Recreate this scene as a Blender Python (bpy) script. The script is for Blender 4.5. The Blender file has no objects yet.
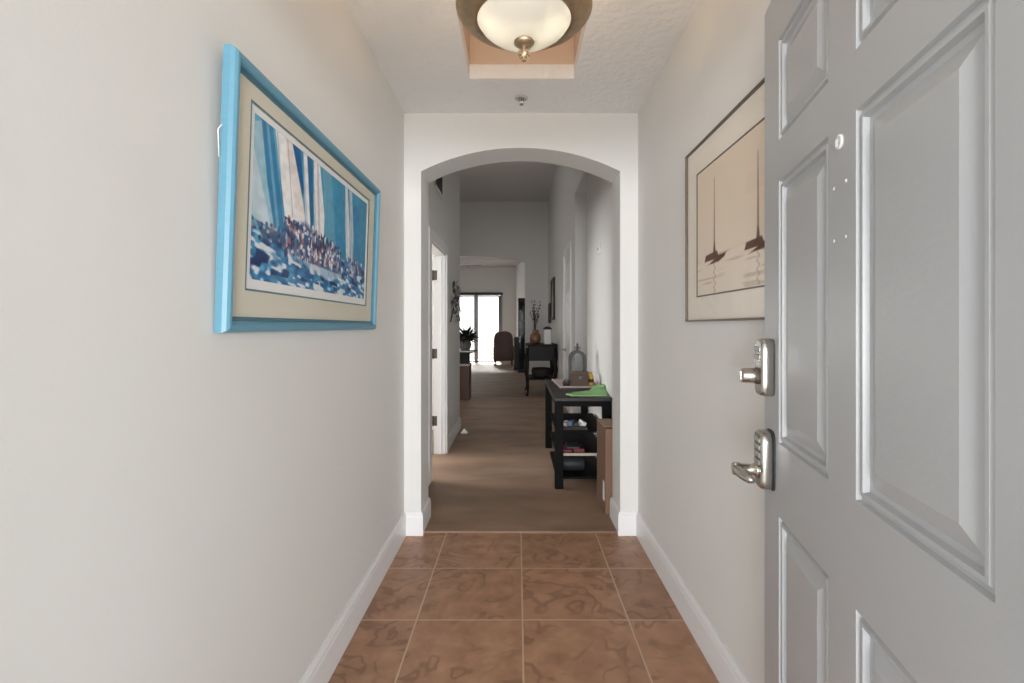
import bpy, bmesh, math, random
import numpy as np
from mathutils import Vector, Matrix

random.seed(7)
PI = math.pi
scene = bpy.context.scene
COL = scene.collection
WM = {}                       # world matrices kept by hand


def lin(*c):
    return tuple(((v / 255) / 12.92 if v / 255 <= .04045 else ((v / 255 + .055) / 1.055) ** 2.4) for v in c)


# ------------------------------------------------------------------ materials
def new_mat(name):
    m = bpy.data.materials.new(name)
    m.use_nodes = True
    nt = m.node_tree
    return m, nt, nt.nodes['Principled BSDF']


def node(nt, t, **kw):
    n = nt.nodes.new(t)
    for k, v in kw.items():
        setattr(n, k, v)
    return n


def mat(name, rgb, rough=.5, metal=0, var=0.0, vscale=8.0, bump=0.0, bscale=60.0, spec=.5, coat=0, sheen=0, stretch=None, bdist=.01):
    m, nt, p = new_mat(name)
    col = lin(*rgb)
    p.inputs['Roughness'].default_value = rough
    p.inputs['Metallic'].default_value = metal
    p.inputs['Specular IOR Level'].default_value = spec
    p.inputs['Coat Weight'].default_value = coat
    p.inputs['Sheen Weight'].default_value = sheen
    tc = node(nt, 'ShaderNodeTexCoord')
    src = tc.outputs['Object']
    if stretch:
        mp = node(nt, 'ShaderNodeMapping')
        mp.inputs['Scale'].default_value = stretch
        nt.links.new(src, mp.inputs['Vector'])
        src = mp.outputs['Vector']
    nz = node(nt, 'ShaderNodeTexNoise')
    nz.inputs['Scale'].default_value = vscale
    nz.inputs['Detail'].default_value = 4
    nt.links.new(src, nz.inputs['Vector'])
    mx = node(nt, 'ShaderNodeMix', data_type='RGBA')
    mx.inputs[6].default_value = (*[c * (1 - var) for c in col], 1)
    mx.inputs[7].default_value = (*[min(1, c * (1 + var)) for c in col], 1)
    nt.links.new(nz.outputs['Fac'], mx.inputs[0])
    nt.links.new(mx.outputs[2], p.inputs['Base Color'])
    if bump:
        b2 = node(nt, 'ShaderNodeTexNoise')
        b2.inputs['Scale'].default_value = bscale
        b2.inputs['Detail'].default_value = 3
        nt.links.new(src, b2.inputs['Vector'])
        bp = node(nt, 'ShaderNodeBump')
        bp.inputs['Strength'].default_value = bump
        bp.inputs['Distance'].default_value = bdist
        nt.links.new(b2.outputs['Fac'], bp.inputs['Height'])
        nt.links.new(bp.outputs['Normal'], p.inputs['Normal'])
    return m


def glass_mat(name, tint=(1, 1, 1), refl=1.0):
    m, nt, p = new_mat(name)
    nt.nodes.remove(p)
    out = nt.nodes['Material Output']
    tr = node(nt, 'ShaderNodeBsdfTransparent')
    tr.inputs['Color'].default_value = (*tint, 1)
    gl = node(nt, 'ShaderNodeBsdfGlossy')
    gl.inputs['Roughness'].default_value = .03
    fr = node(nt, 'ShaderNodeFresnel')
    fr.inputs['IOR'].default_value = 1.45
    mu = node(nt, 'ShaderNodeMath', operation='MULTIPLY')
    mu.inputs[1].default_value = refl
    nt.links.new(fr.outputs['Fac'], mu.inputs[0])
    ge = node(nt, 'ShaderNodeNewGeometry')
    fb_ = node(nt, 'ShaderNodeMath', operation='SUBTRACT')
    fb_.inputs[0].default_value = 1
    nt.links.new(ge.outputs['Backfacing'], fb_.inputs[1])
    mu2 = node(nt, 'ShaderNodeMath', operation='MULTIPLY')
    nt.links.new(mu.outputs[0], mu2.inputs[0])
    nt.links.new(fb_.outputs[0], mu2.inputs[1])
    mx = node(nt, 'ShaderNodeMixShader')
    nt.links.new(mu2.outputs[0], mx.inputs['Fac'])
    nt.links.new(tr.outputs[0], mx.inputs[1])
    nt.links.new(gl.outputs[0], mx.inputs[2])
    nt.links.new(mx.outputs[0], out.inputs['Surface'])
    return m


def attr_mat(name, rough=.6):
    m, nt, p = new_mat(name)
    a = node(nt, 'ShaderNodeVertexColor')
    a.layer_name = 'art'
    nt.links.new(a.outputs['Color'], p.inputs['Base Color'])
    p.inputs['Roughness'].default_value = rough
    p.inputs['Specular IOR Level'].default_value = .2
    return m


def tile_mat():
    m, nt, p = new_mat('brown_floor_tile')
    T = .462
    tc = node(nt, 'ShaderNodeTexCoord')
    sub = node(nt, 'ShaderNodeVectorMath', operation='SUBTRACT')
    sub.inputs[1].default_value = (.0215 - 10 * T, 2.159 - 10 * T, 0)
    nt.links.new(tc.outputs['Object'], sub.inputs[0])
    dv = node(nt, 'ShaderNodeVectorMath', operation='SCALE')
    dv.inputs['Scale'].default_value = 1 / T
    nt.links.new(sub.outputs[0], dv.inputs[0])
    fl = node(nt, 'ShaderNodeVectorMath', operation='FLOOR')
    nt.links.new(dv.outputs[0], fl.inputs[0])
    frc = node(nt, 'ShaderNodeVectorMath', operation='FRACTION')
    nt.links.new(dv.outputs[0], frc.inputs[0])
    sp = node(nt, 'ShaderNodeSeparateXYZ')
    nt.links.new(frc.outputs[0], sp.inputs[0])

    def edge(sock):
        a = node(nt, 'ShaderNodeMath', operation='SUBTRACT')
        a.inputs[1].default_value = .5
        nt.links.new(sock, a.inputs[0])
        b = node(nt, 'ShaderNodeMath', operation='ABSOLUTE')
        nt.links.new(a.outputs[0], b.inputs[0])
        return b.outputs[0]
    mxm = node(nt, 'ShaderNodeMath', operation='MAXIMUM')
    nt.links.new(edge(sp.outputs['X']), mxm.inputs[0])
    nt.links.new(edge(sp.outputs['Y']), mxm.inputs[1])
    gr = node(nt, 'ShaderNodeMapRange')
    gr.inputs['From Min'].default_value = .4905
    gr.inputs['From Max'].default_value = .4935
    nt.links.new(mxm.outputs[0], gr.inputs['Value'])
    wn = node(nt, 'ShaderNodeTexWhiteNoise', noise_dimensions='3D')
    nt.links.new(fl.outputs[0], wn.inputs['Vector'])
    # swirled clay pattern, each tile offset
    off = node(nt, 'ShaderNodeVectorMath', operation='SCALE')
    off.inputs['Scale'].default_value = 9.0
    nt.links.new(wn.outputs['Color'], off.inputs[0])
    ad = node(nt, 'ShaderNodeVectorMath', operation='ADD')
    nt.links.new(dv.outputs[0], ad.inputs[0])
    nt.links.new(off.outputs[0], ad.inputs[1])
    n1 = node(nt, 'ShaderNodeTexNoise')
    n1.inputs['Scale'].default_value = 1.5
    n1.inputs['Detail'].default_value = 3
    n1.inputs['Distortion'].default_value = .35
    nt.links.new(ad.outputs[0], n1.inputs['Vector'])
    k = node(nt, 'ShaderNodeMath', operation='MULTIPLY')
    k.inputs[1].default_value = 56
    nt.links.new(n1.outputs['Fac'], k.inputs[0])
    sn = node(nt, 'ShaderNodeMath', operation='SINE')
    nt.links.new(k.outputs[0], sn.inputs[0])
    rr = node(nt, 'ShaderNodeMapRange')
    rr.inputs['From Min'].default_value = -1.0
    rr.inputs['From Max'].default_value = -.3
    nt.links.new(sn.outputs[0], rr.inputs['Value'])
    n2 = node(nt, 'ShaderNodeTexNoise')
    n2.inputs['Scale'].default_value = 5
    n2.inputs['Detail'].default_value = 6
    nt.links.new(ad.outputs[0], n2.inputs['Vector'])
    base = node(nt, 'ShaderNodeMix', data_type='RGBA')
    base.inputs[6].default_value = (*lin(148, 109, 83), 1)
    base.inputs[7].default_value = (*lin(190, 147, 117), 1)
    cr = node(nt, 'ShaderNodeMapRange')
    cr.inputs['From Min'].default_value = .2
    cr.inputs['From Max'].default_value = .8
    nt.links.new(n2.outputs['Fac'], cr.inputs['Value'])
    nt.links.new(cr.outputs['Result'], base.inputs[0])
    # masked dark vein lines
    n3 = node(nt, 'ShaderNodeTexNoise')
    n3.inputs['Scale'].default_value = 2.2
    nt.links.new(ad.outputs[0], n3.inputs['Vector'])
    vm = node(nt, 'ShaderNodeMapRange')
    vm.inputs['From Min'].default_value = .38
    vm.inputs['From Max'].default_value = .55
    vm.inputs['To Min'].default_value = .0
    vm.inputs['To Max'].default_value = .5
    nt.links.new(n3.outputs['Fac'], vm.inputs['Value'])
    inv = node(nt, 'ShaderNodeMath', operation='SUBTRACT')
    inv.inputs[0].default_value = 1
    nt.links.new(rr.outputs['Result'], inv.inputs[1])
    vv = node(nt, 'ShaderNodeMath', operation='MULTIPLY')
    nt.links.new(inv.outputs[0], vv.inputs[0])
    nt.links.new(vm.outputs['Result'], vv.inputs[1])
    vein = node(nt, 'ShaderNodeMix', data_type='RGBA')
    vein.inputs[7].default_value = (*lin(112, 78, 56), 1)
    nt.links.new(base.outputs[2], vein.inputs[6])
    nt.links.new(vv.outputs[0], vein.inputs[0])
    # tone of each tile
    tone = node(nt, 'ShaderNodeHueSaturation')
    vr = node(nt, 'ShaderNodeMapRange')
    vr.inputs['To Min'].default_value = .92
    vr.inputs['To Max'].default_value = 1.08
    nt.links.new(wn.outputs['Value'], vr.inputs['Value'])
    nt.links.new(vr.outputs['Result'], tone.inputs['Value'])
    nt.links.new(vein.outputs[2], tone.inputs['Color'])
    fin = node(nt, 'ShaderNodeMix', data_type='RGBA')
    fin.inputs[7].default_value = (*lin(200, 172, 144), 1)
    nt.links.new(tone.outputs[0], fin.inputs[6])
    nt.links.new(gr.outputs['Result'], fin.inputs[0])
    nt.links.new(fin.outputs[2], p.inputs['Base Color'])
    p.inputs['Roughness'].default_value = .42
    hb = node(nt, 'ShaderNodeMath', operation='MULTIPLY_ADD')
    hb.inputs[1].default_value = -1
    nt.links.new(gr.outputs['Result'], hb.inputs[0])
    sc_ = node(nt, 'ShaderNodeMath', operation='MULTIPLY')
    sc_.inputs[1].default_value = .35
    nt.links.new(sn.outputs[0], sc_.inputs[0])
    nt.links.new(sc_.outputs[0], hb.inputs[2])
    bp = node(nt, 'ShaderNodeBump')
    bp.inputs['Strength'].default_value = .25
    bp.inputs['Distance'].default_value = .003
    nt.links.new(hb.outputs[0], bp.inputs['Height'])
    nt.links.new(bp.outputs['Normal'], p.inputs['Normal'])
    return m


def carpet_mat():
    m, nt, p = new_mat('taupe_carpet')
    tc = node(nt, 'ShaderNodeTexCoord')
    n1 = node(nt, 'ShaderNodeTexNoise')
    n1.inputs['Scale'].default_value = 2.2
    n1.inputs['Detail'].default_value = 5
    mp = node(nt, 'ShaderNodeMapping')
    mp.inputs['Scale'].default_value = (.7, 1.8, 1)
    nt.links.new(tc.outputs['Object'], mp.inputs['Vector'])
    nt.links.new(mp.outputs[0], n1.inputs['Vector'])
    n2 = node(nt, 'ShaderNodeTexNoise')
    n2.inputs['Scale'].default_value = 160
    nt.links.new(tc.outputs['Object'], n2.inputs['Vector'])
    mr = node(nt, 'ShaderNodeMapRange')
    mr.inputs['From Min'].default_value = .35
    mr.inputs['From Max'].default_value = .65
    nt.links.new(n1.outputs['Fac'], mr.inputs['Value'])
    a = node(nt, 'ShaderNodeMix', data_type='RGBA')
    a.inputs[6].default_value = (*lin(128, 101, 80), 1)
    a.inputs[7].default_value = (*lin(158, 128, 105), 1)
    nt.links.new(mr.outputs['Result'], a.inputs[0])
    b = node(nt, 'ShaderNodeMix', data_type='RGBA', blend_type='OVERLAY')
    b.inputs[0].default_value = .35
    nt.links.new(a.outputs[2], b.inputs[6])
    nt.links.new(n2.outputs['Color'], b.inputs[7])
    nt.links.new(a.outputs[2], p.inputs['Base Color'])
    p.inputs['Roughness'].default_value = .6
    p.inputs['Specular IOR Level'].default_value = .4
    p.inputs['Sheen Weight'].default_value = .2
    p.inputs['Sheen Tint'].default_value = (.9, .75, .6, 1)
    p.inputs['Sheen Roughness'].default_value = .35
    bp = node(nt, 'ShaderNodeBump')
    bp.inputs['Strength'].default_value = .4
    bp.inputs['Distance'].default_value = .012
    nt.links.new(n2.outputs['Fac'], bp.inputs['Height'])
    nt.links.new(bp.outputs['Normal'], p.inputs['Normal'])
    return m


M = dict(
    wall=mat('wall_paint', (225, 224, 221), .6, var=.02, vscale=3, bump=.04, bscale=90, spec=.3),
    ceil=mat('ceiling_texture', (243, 243, 243), .85, var=.03, vscale=14, bump=.7, bscale=30, spec=.2),
    trim=mat('white_trim', (236, 236, 236), .35, var=.01),
    recess=mat('tan_recess', (224, 203, 184), .7, var=.02, vscale=3),  # recess sides and top get their own even tan colour
    tile=tile_mat(), carpet=carpet_mat(),
    door=mat('grey_door_paint', (182, 184, 186), .32, var=.02, vscale=5, bump=.04, bscale=120),
    wdoor=mat('white_door_paint', (228, 228, 226), .35, var=.01),
    nickel=mat('satin_nickel', (196, 192, 186), .24, 1, var=.05, vscale=30),
    key=mat('keypad_button', (160, 158, 155), .35, 1, var=.05),
    darkmetal=mat('dark_hinge_metal', (92, 88, 84), .4, 1, var=.1),
    bronze=mat('brushed_bronze', (178, 154, 126), .45, 1, var=.3, vscale=6, stretch=(6, 6, 1)),
    blueframe=mat('pale_blue_frame', (100, 152, 174), .4, var=.08, vscale=20, stretch=(1, 6, 6)),
    blueframe2=mat('teal_frame_lip', (66, 112, 130), .4, var=.1, vscale=20),
    olivemat=mat('olive_mat_board', (216, 211, 194), .85, var=.02, vscale=90),
    white=mat('white_paper', (238, 238, 236), .8, var=.01),
    art=attr_mat('painted_print'),
    brownframe=mat('thin_brown_frame', (108, 95, 82), .4, var=.15),
    creammat=mat('cream_mat', (238, 231, 219), .85, var=.03, vscale=40),
    pane=glass_mat('picture_glass', (1, 1, 1), .55),
    dimglass=glass_mat('cabinet_glass', (.8, .82, .82), .12),
    clear=glass_mat('window_glass', (.95, .97, .98), .6),
    black=mat('black_stained_wood', (9, 9, 9), .55, var=.25, spec=.1, vscale=12, stretch=(1, 8, 8)),
    blackedge=mat('worn_black_top', (40, 34, 32), .5, var=.2, vscale=18),
    card=mat('cardboard', (128, 98, 78), .8, var=.06, vscale=6),
    cardlight=mat('light_cardboard', (176, 152, 130), .8, var=.05, vscale=6),
    green=mat('green_paper', (142, 190, 128), .6, var=.06, vscale=14),
    woodbox=mat('small_wooden_box', (74, 54, 42), .6, var=.3, vscale=10, stretch=(1, 1, 10)),
    yellow=mat('mustard_yellow', (200, 158, 48), .5, var=.15),
    pewter=mat('weathered_pewter', (74, 73, 71), .6, .1, var=.25, vscale=40),
    blackmat=mat('matt_black', (22, 22, 23), .6, var=.2),
    charcoal=mat('charcoal_plastic', (44, 45, 48), .55, var=.15),
    red=mat('dark_red_card', (112, 40, 44), .6, var=.3, vscale=30),
    basket=mat('woven_dark_basket', (52, 46, 42), .7, var=.4, vscale=60, bump=.6, bscale=90),
    grey=mat('mid_grey_stoneware', (104, 102, 100), .6, var=.2, vscale=20),
    silver=mat('silver_metal_leaf', (170, 168, 164), .3, .9, var=.3, vscale=25),
    mahog=mat('dark_mahogany', (19, 13, 12), .48, spec=.25, var=.35, vscale=10, stretch=(1, 8, 8)),
    copper=mat('mottled_copper', (128, 96, 72), .4, .5, var=.6, vscale=26),
    twig=mat('dry_twig', (66, 52, 44), .8, var=.2),
    leather=mat('brown_leather', (92, 70, 62), .5, var=.12, vscale=14, bump=.2, bscale=70),
    walnut=mat('brown_walnut', (86, 58, 44), .42, var=.3, vscale=8, stretch=(8, 8, 1)),
    leaf=mat('dark_leaf', (34, 40, 32), .6, var=.4, vscale=30),
    slider=mat('grey_aluminium', (150, 150, 150), .4, .3, var=.05),
    topline=mat('dark_header', (60, 58, 56), .5, var=.1),
    concrete=mat('pale_concrete', (205, 202, 196), .9, var=.08, vscale=3),
    fan=mat('white_fan', (246, 246, 246), .4, var=.01),
    blue=mat('blue_wrapper', (96, 120, 150), .5, var=.1),
    cream=mat('cream_wrapper', (196, 184, 168), .6, var=.1),
    greyceil=mat('grey_ceiling_paint', (178, 176, 173), .85, var=.02),
    plate=mat('sprinkler_plate', (186, 186, 186), .5),
    slate=mat('slate_grey', (110, 110, 110), .7),
    pink=mat('pale_pink_card', (190, 168, 166), .7, var=.08),
)


def shade_mat():
    m, nt, p = new_mat('roller_shade_cloth')
    nt.nodes.remove(p)
    d = node(nt, 'ShaderNodeBsdfDiffuse')
    d.inputs['Color'].default_value = (.85, .86, .87, 1)
    t = node(nt, 'ShaderNodeBsdfTranslucent')
    t.inputs['Color'].default_value = (.7, .71, .72, 1)
    tr = node(nt, 'ShaderNodeBsdfTransparent')
    mx = node(nt, 'ShaderNodeMixShader')
    mx.inputs[0].default_value = .6
    m2 = node(nt, 'ShaderNodeMixShader')
    m2.inputs[0].default_value = .35
    nt.links.new(d.outputs[0], mx.inputs[1])
    nt.links.new(t.outputs[0], mx.inputs[2])
    nt.links.new(mx.outputs[0], m2.inputs[1])
    nt.links.new(tr.outputs[0], m2.inputs[2])
    nt.links.new(m2.outputs[0], nt.nodes['Material Output'].inputs['Surface'])
    return m


def bowl_mat():
    m, nt, p = new_mat('frosted_lamp_glass')
    nt.nodes.remove(p)
    t = node(nt, 'ShaderNodeBsdfTranslucent')
    t.inputs['Color'].default_value = (.19, .215, .235, 1)
    d = node(nt, 'ShaderNodeBsdfDiffuse')
    d.inputs['Color'].default_value = (.8, .76, .68, 1)
    g = node(nt, 'ShaderNodeBsdfGlossy')
    g.inputs['Roughness'].default_value = .25
    e = node(nt, 'ShaderNodeEmission')
    e.inputs['Color'].default_value = (1, .84, .64, 1)
    e.inputs['Strength'].default_value = .1
    mx = node(nt, 'ShaderNodeMixShader')
    mx.inputs[0].default_value = .3
    m2 = node(nt, 'ShaderNodeMixShader')
    m2.inputs[0].default_value = .06
    a = node(nt, 'ShaderNodeAddShader')
    nt.links.new(t.outputs[0], mx.inputs[1])
    nt.links.new(d.outputs[0], mx.inputs[2])
    nt.links.new(mx.outputs[0], m2.inputs[1])
    nt.links.new(g.outputs[0], m2.inputs[2])
    nt.links.new(m2.outputs[0], a.inputs[0])
    nt.links.new(e.outputs[0], a.inputs[1])
    nt.links.new(a.outputs[0], nt.nodes['Material Output'].inputs['Surface'])
    return m


M['shade'] = shade_mat()
M['bowl'] = bowl_mat()


# ------------------------------------------------------------------ mesh helpers
def bm_new():
    return bmesh.new()


def box(bm, x0, y0, z0, x1, y1, z1, bev=0, seg=2, rot=None):
    t = bmesh.new()
    vs = [t.verts.new((x, y, z)) for x in (x0, x1) for y in (y0, y1) for z in (z0, z1)]
    for f in ((0, 1, 3, 2), (4, 6, 7, 5), (0, 4, 5, 1), (2, 3, 7, 6), (0, 2, 6, 4), (1, 5, 7, 3)):
        t.faces.new([vs[i] for i in f])
    if bev:
        bmesh.ops.bevel(t, geom=t.edges[:], offset=bev, segments=seg, affect='EDGES', profile=.5)
    if rot:
        bmesh.ops.transform(t, matrix=rot, verts=t.verts[:])
    merge(bm, t)


def merge(bm, t):
    mp = {}
    for v in t.verts:
        mp[v] = bm.verts.new(v.co)
    for f in t.faces:
        try:
            nf = bm.faces.new([mp[v] for v in f.verts])
            nf.smooth = f.smooth
        except ValueError:
            pass
    t.free()


def lathe(bm, prof, cx, cy, n=40, axis='z', cz=0, smooth=True, a0=0, a1=2 * PI, cap=True):
    full = abs(a1 - a0 - 2 * PI) < 1e-6
    rings = []
    for r, h in prof:
        ring = []
        cnt = n if full else n + 1
        for i in range(cnt):
            a = a0 + (a1 - a0) * i / n
            if axis == 'z':
                p = (cx + r * math.cos(a), cy + r * math.sin(a), cz + h)
            elif axis == 'x':
                p = (cx + h, cy + r * math.cos(a), cz + r * math.sin(a))
            else:
                p = (cx + r * math.cos(a), cy + h, cz + r * math.sin(a))
            ring.append(bm.verts.new(p))
        rings.append(ring)
    for a, b in zip(rings, rings[1:]):
        cnt = len(a)
        for i in range(cnt if full else cnt - 1):
            j = (i + 1) % cnt
            f = bm.faces.new((a[i], a[j], b[j], b[i]))
            f.smooth = smooth
    if full and cap:
        for ring, r in ((rings[0], prof[0][0]), (rings[-1], prof[-1][0])):
            if r > 1e-5:
                bm.faces.new(ring)


def tube(bm, pts, rad, n=8, cap=True):
    pts = [Vector(p) for p in pts]
    rads = rad if isinstance(rad, (list, tuple)) else [rad] * len(pts)
    rings = []
    up = None
    for i, p in enumerate(pts):
        d = (pts[min(i + 1, len(pts) - 1)] - pts[max(i - 1, 0)]).normalized()
        if up is None:
            up = Vector((0, 0, 1)) if abs(d.z) < .9 else Vector((1, 0, 0))
        s = d.cross(up).normalized()
        up = s.cross(d).normalized()
        rings.append([bm.verts.new(p + (s * math.cos(2 * PI * k / n) + up * math.sin(2 * PI * k / n)) * rads[i]) for k in range(n)])
    for a, b in zip(rings, rings[1:]):
        for k in range(n):
            f = bm.faces.new((a[k], a[(k + 1) % n], b[(k + 1) % n], b[k]))
            f.smooth = True
    if cap:
        bm.faces.new(rings[0])
        bm.faces.new(rings[-1])


def prism(bm, poly, a0, a1, axis='y', smooth=False):
    """polygon in (x,z) extruded along y; in (y,z) along x; in (x,y) along z"""
    def P(u, v, a):
        return {'y': (u, a, v), 'x': (a, u, v), 'z': (u, v, a)}[axis]
    A = [bm.verts.new(P(u, v, a0)) for u, v in poly]
    B = [bm.verts.new(P(u, v, a1)) for u, v in poly]
    bm.faces.new(A)
    bm.faces.new(B[::-1])
    n = len(poly)
    for i in range(n):
        f = bm.faces.new((A[i], B[i], B[(i + 1) % n], A[(i + 1) % n]))
        f.smooth = smooth


def blob(bm, c, r, sub=2):
    t = bmesh.new()
    bmesh.ops.create_icosphere(t, subdivisions=sub, radius=1)
    for v in t.verts:
        v.co = Vector((c[0] + v.co.x * r[0], c[1] + v.co.y * r[1], c[2] + v.co.z * r[2]))
    for f in t.faces:
        f.smooth = True
    merge(bm, t)


def make(name, bm, m, parent=None, local=False, normals=True):
    if normals:
        bmesh.ops.recalc_face_normals(bm, faces=bm.faces[:])
    me = bpy.data.meshes.new(name)
    if parent is not None and not local:
        bmesh.ops.transform(bm, matrix=WM[parent.name].inverted(), verts=bm.verts[:])
    bm.to_mesh(me)
    bm.free()
    me.materials.append(M[m] if isinstance(m, str) else m)
    o = bpy.data.objects.new(name, me)
    COL.objects.link(o)
    if parent is not None:
        o.parent = parent
        WM[o.name] = WM[parent.name].copy()
    else:
        WM[o.name] = Matrix.Identity(4)
    return o


def tag(o, label, cat, group=None, kind=None):
    o['label'] = label
    o['category'] = cat
    if group:
        o['group'] = group
    if kind:
        o['kind'] = kind
    return o


def thing(name, label, cat, loc, rot=(0, 0, 0), group=None, kind=None):
    o = bpy.data.objects.new(name, None)
    o.empty_display_size = .1
    COL.objects.link(o)
    o.location = loc
    o.rotation_euler = rot
    from mathutils import Euler
    WM[o.name] = Matrix.Translation(loc) @ Euler(rot).to_matrix().to_4x4()
    return tag(o, label, cat, group, kind)


def struct(name, bm, m, label, cat, parent=None):
    o = make(name, bm, m, parent)
    o['kind'] = 'structure'
    if parent is None:
        o['label'] = label
        o['category'] = cat
    return o


def solo(name, bm, m, label, cat, group=None):
    """one-mesh thing, origin moved to its base centre"""
    xs = [v.co.x for v in bm.verts]
    ys = [v.co.y for v in bm.verts]
    zs = [v.co.z for v in bm.verts]
    c = Vector(((min(xs) + max(xs)) / 2, (min(ys) + max(ys)) / 2, min(zs)))
    bmesh.ops.translate(bm, vec=-c, verts=bm.verts[:])
    o = make(name, bm, m)
    o.location = c
    WM[o.name] = Matrix.Translation(c)
    return tag(o, label, cat, group)


# ------------------------------------------------------------------ camera
F, VX, VY, H = 495.0, 517.5, 326.5, 1.28
cam = bpy.data.cameras.new('camera')
cam.sensor_width = 36
cam.lens = F / 1024 * 36
cam.shift_x = -(VX - 512) / 1024
cam.shift_y = -(341.5 - VY) / 1024
cam.clip_start = .02
co = bpy.data.objects.new('camera', cam)
co.location = (0, 0, H)
co.rotation_euler = (PI / 2, 0, 0)
COL.objects.link(co)
scene.camera = co

# ------------------------------------------------------------------ the setting
XL, XR, ZC = -.696, .74, 2.591
Y0, YA, YB = .40, 3.04, 3.29
XH = -.72                                    # hall left wall

b = bm_new(); box(b, -.9, Y0, -.06, .95, 3.068, 0)
struct('floor', b, 'tile', 'brown swirled ceramic tile floor of the entry hall', 'floor')
b = bm_new()
prof = [(3.068, -.06), (3.066, .004), (3.07, .010), (3.08, .012), (19.0, .012), (19.0, -.06)]
A = [b.verts.new((-6, y, z)) for y, z in prof]; Bv = [b.verts.new((4, y, z)) for y, z in prof]
for i in range(len(prof)):
    j = (i + 1) % len(prof); b.faces.new((A[i], A[j], Bv[j], Bv[i]))
b.faces.new(A); b.faces.new(Bv)
struct('floor_carpet', b, 'carpet', 'taupe carpet running from the archway to the far room', 'floor')
CZ = .012
b = bm_new(); box(b, -30, -30, -.12, 30, Y0 - .001, -.02)
struct('ground_front', b, 'concrete', 'concrete walk outside the front door', 'ground')
b = bm_new(); box(b, -12, 19.001, -.12, 12, 40, -.02)
struct('ground_patio', b, 'concrete', 'pale patio beyond the sliding glass door', 'ground')

b = bm_new(); box(b, -.83, Y0, 0, XL, YA, 2.75)
struct('wall_left', b, 'wall', 'plain light grey wall left of the entry hall', 'wall')
b = bm_new(); box(b, XR, Y0, 0, .87, YA, 2.75)
struct('wall_right', b, 'wall', 'plain light grey wall behind the open front door', 'wall')
b = bm_new(); box(b, .53, .28, 0, 4.0, Y0 - .002, 2.75); box(b, -.62, .28, 2.14, .53, Y0 - .002, 2.75); box(b, -6.0, .28, 0, -.62, Y0 - .002, 2.75)
struct('wall_front', b, 'wall', 'wall over and beside the front doorway', 'wall')


def arch_pts(xl, xr, zs, za, n=64):
    half = (xr - xl) / 2; cx = (xl + xr) / 2; rise = za - zs
    R = (half * half + rise * rise) / (2 * rise); cz = za - R
    a = math.asin(half / R)
    return [(cx + R * math.sin(-a + 2 * a * i / n), cz + R * math.cos(-a + 2 * a * i / n)) for i in range(n + 1)]


AXL, AXR = -.5926, .6307
poly = [(-.83, 0), (AXL, 0)] + arch_pts(AXL, AXR, 2.233, 2.378) + [(AXR, 0), (.87, 0), (.87, 3.1), (-.83, 3.1)]


def arch_wall(bm, poly_arch, x0, x1, ztop, ya, yb, zbot=0):
    """wall with an arched opening, in strips so that every face stays planar and convex"""
    xl, zl = poly_arch[0]; xr, zr = poly_arch[-1]
    box(bm, x0, ya, zbot, xl, yb, ztop)
    box(bm, xr, ya, zbot, x1, yb, ztop)
    t = bmesh.new()
    fa = [t.verts.new((x, ya, z)) for x, z in poly_arch]; fb = [t.verts.new((x, yb, z)) for x, z in poly_arch]
    ta = [t.verts.new((x, ya, ztop)) for x, z in poly_arch]; tb = [t.verts.new((x, yb, ztop)) for x, z in poly_arch]
    for i in range(len(poly_arch) - 1):
        t.faces.new((fa[i], fa[i + 1], ta[i + 1], ta[i]))
        t.faces.new((fb[i + 1], fb[i], tb[i], tb[i + 1]))
        t.faces.new((fa[i], fb[i], fb[i + 1], fa[i + 1]))
        t.faces.new((ta[i], ta[i + 1], tb[i + 1], tb[i]))
    merge(bm, t)


b = bm_new(); arch_wall(b, arch_pts(AXL, AXR, 2.233, 2.378), -.83, .87, 3.1, YA, YB)
struct('wall_arch', b, 'wall', 'light grey wall with a low arched opening into the hall', 'wall')

# entry ceiling with the light recess
RX0, RX1, RY0, RY1, RZ = -.2538, .2987, .62, 2.617, 2.98
b = bm_new()
box(b, -.83, Y0, ZC, RX0, YA, ZC + .075); box(b, RX1, Y0, ZC, .87, YA, ZC + .075)
box(b, RX0, Y0, ZC, RX1, RY0, ZC + .075); box(b, RX0, RY1, ZC, RX1, YA, ZC + .075)
struct('ceiling', b, 'ceil', 'textured white ceiling of the entry hall', 'ceiling')
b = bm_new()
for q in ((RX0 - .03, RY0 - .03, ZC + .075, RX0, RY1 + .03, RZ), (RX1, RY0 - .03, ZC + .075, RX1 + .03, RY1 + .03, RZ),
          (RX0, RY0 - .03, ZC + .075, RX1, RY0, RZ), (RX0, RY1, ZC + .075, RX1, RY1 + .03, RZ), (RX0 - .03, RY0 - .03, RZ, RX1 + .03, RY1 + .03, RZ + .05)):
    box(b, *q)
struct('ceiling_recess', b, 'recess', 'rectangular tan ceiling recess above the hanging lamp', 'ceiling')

# hall beyond the arch
DY0, DY1, DZ = 4.055, 4.95, 2.0
b = bm_new()
TH = .115
box(b, XH - TH, YB, 0, XH, DY0, 4.4); box(b, XH - TH, DY1, 0, XH, 6.175, 4.4); box(b, XH - TH, DY0, DZ, XH, DY1, 4.4)
struct('wall_hall_left', b, 'wall', 'grey left hall wall with an open doorway', 'wall')
b = bm_new(); box(b, XR, YB, 0, .87, 5.27, 3.1)
struct('wall_hall_right', b, 'wall', 'light grey hall wall behind the black console table', 'wall')
b = bm_new()
box(b, .87, 5.15, 0, 2.6, 5.27, 3.1); box(b, .87, 6.37, 0, 2.6, 6.49, 3.1); box(b, 2.6, 5.15, 0, 2.7, 6.49, 3.1)
struct('wall_side_hall', b, 'wall', 'grey wall of the side passage opening on the right', 'wall')
EY0, EY1, EZ = 6.87, 7.80, 2.38
b = bm_new()
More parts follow.
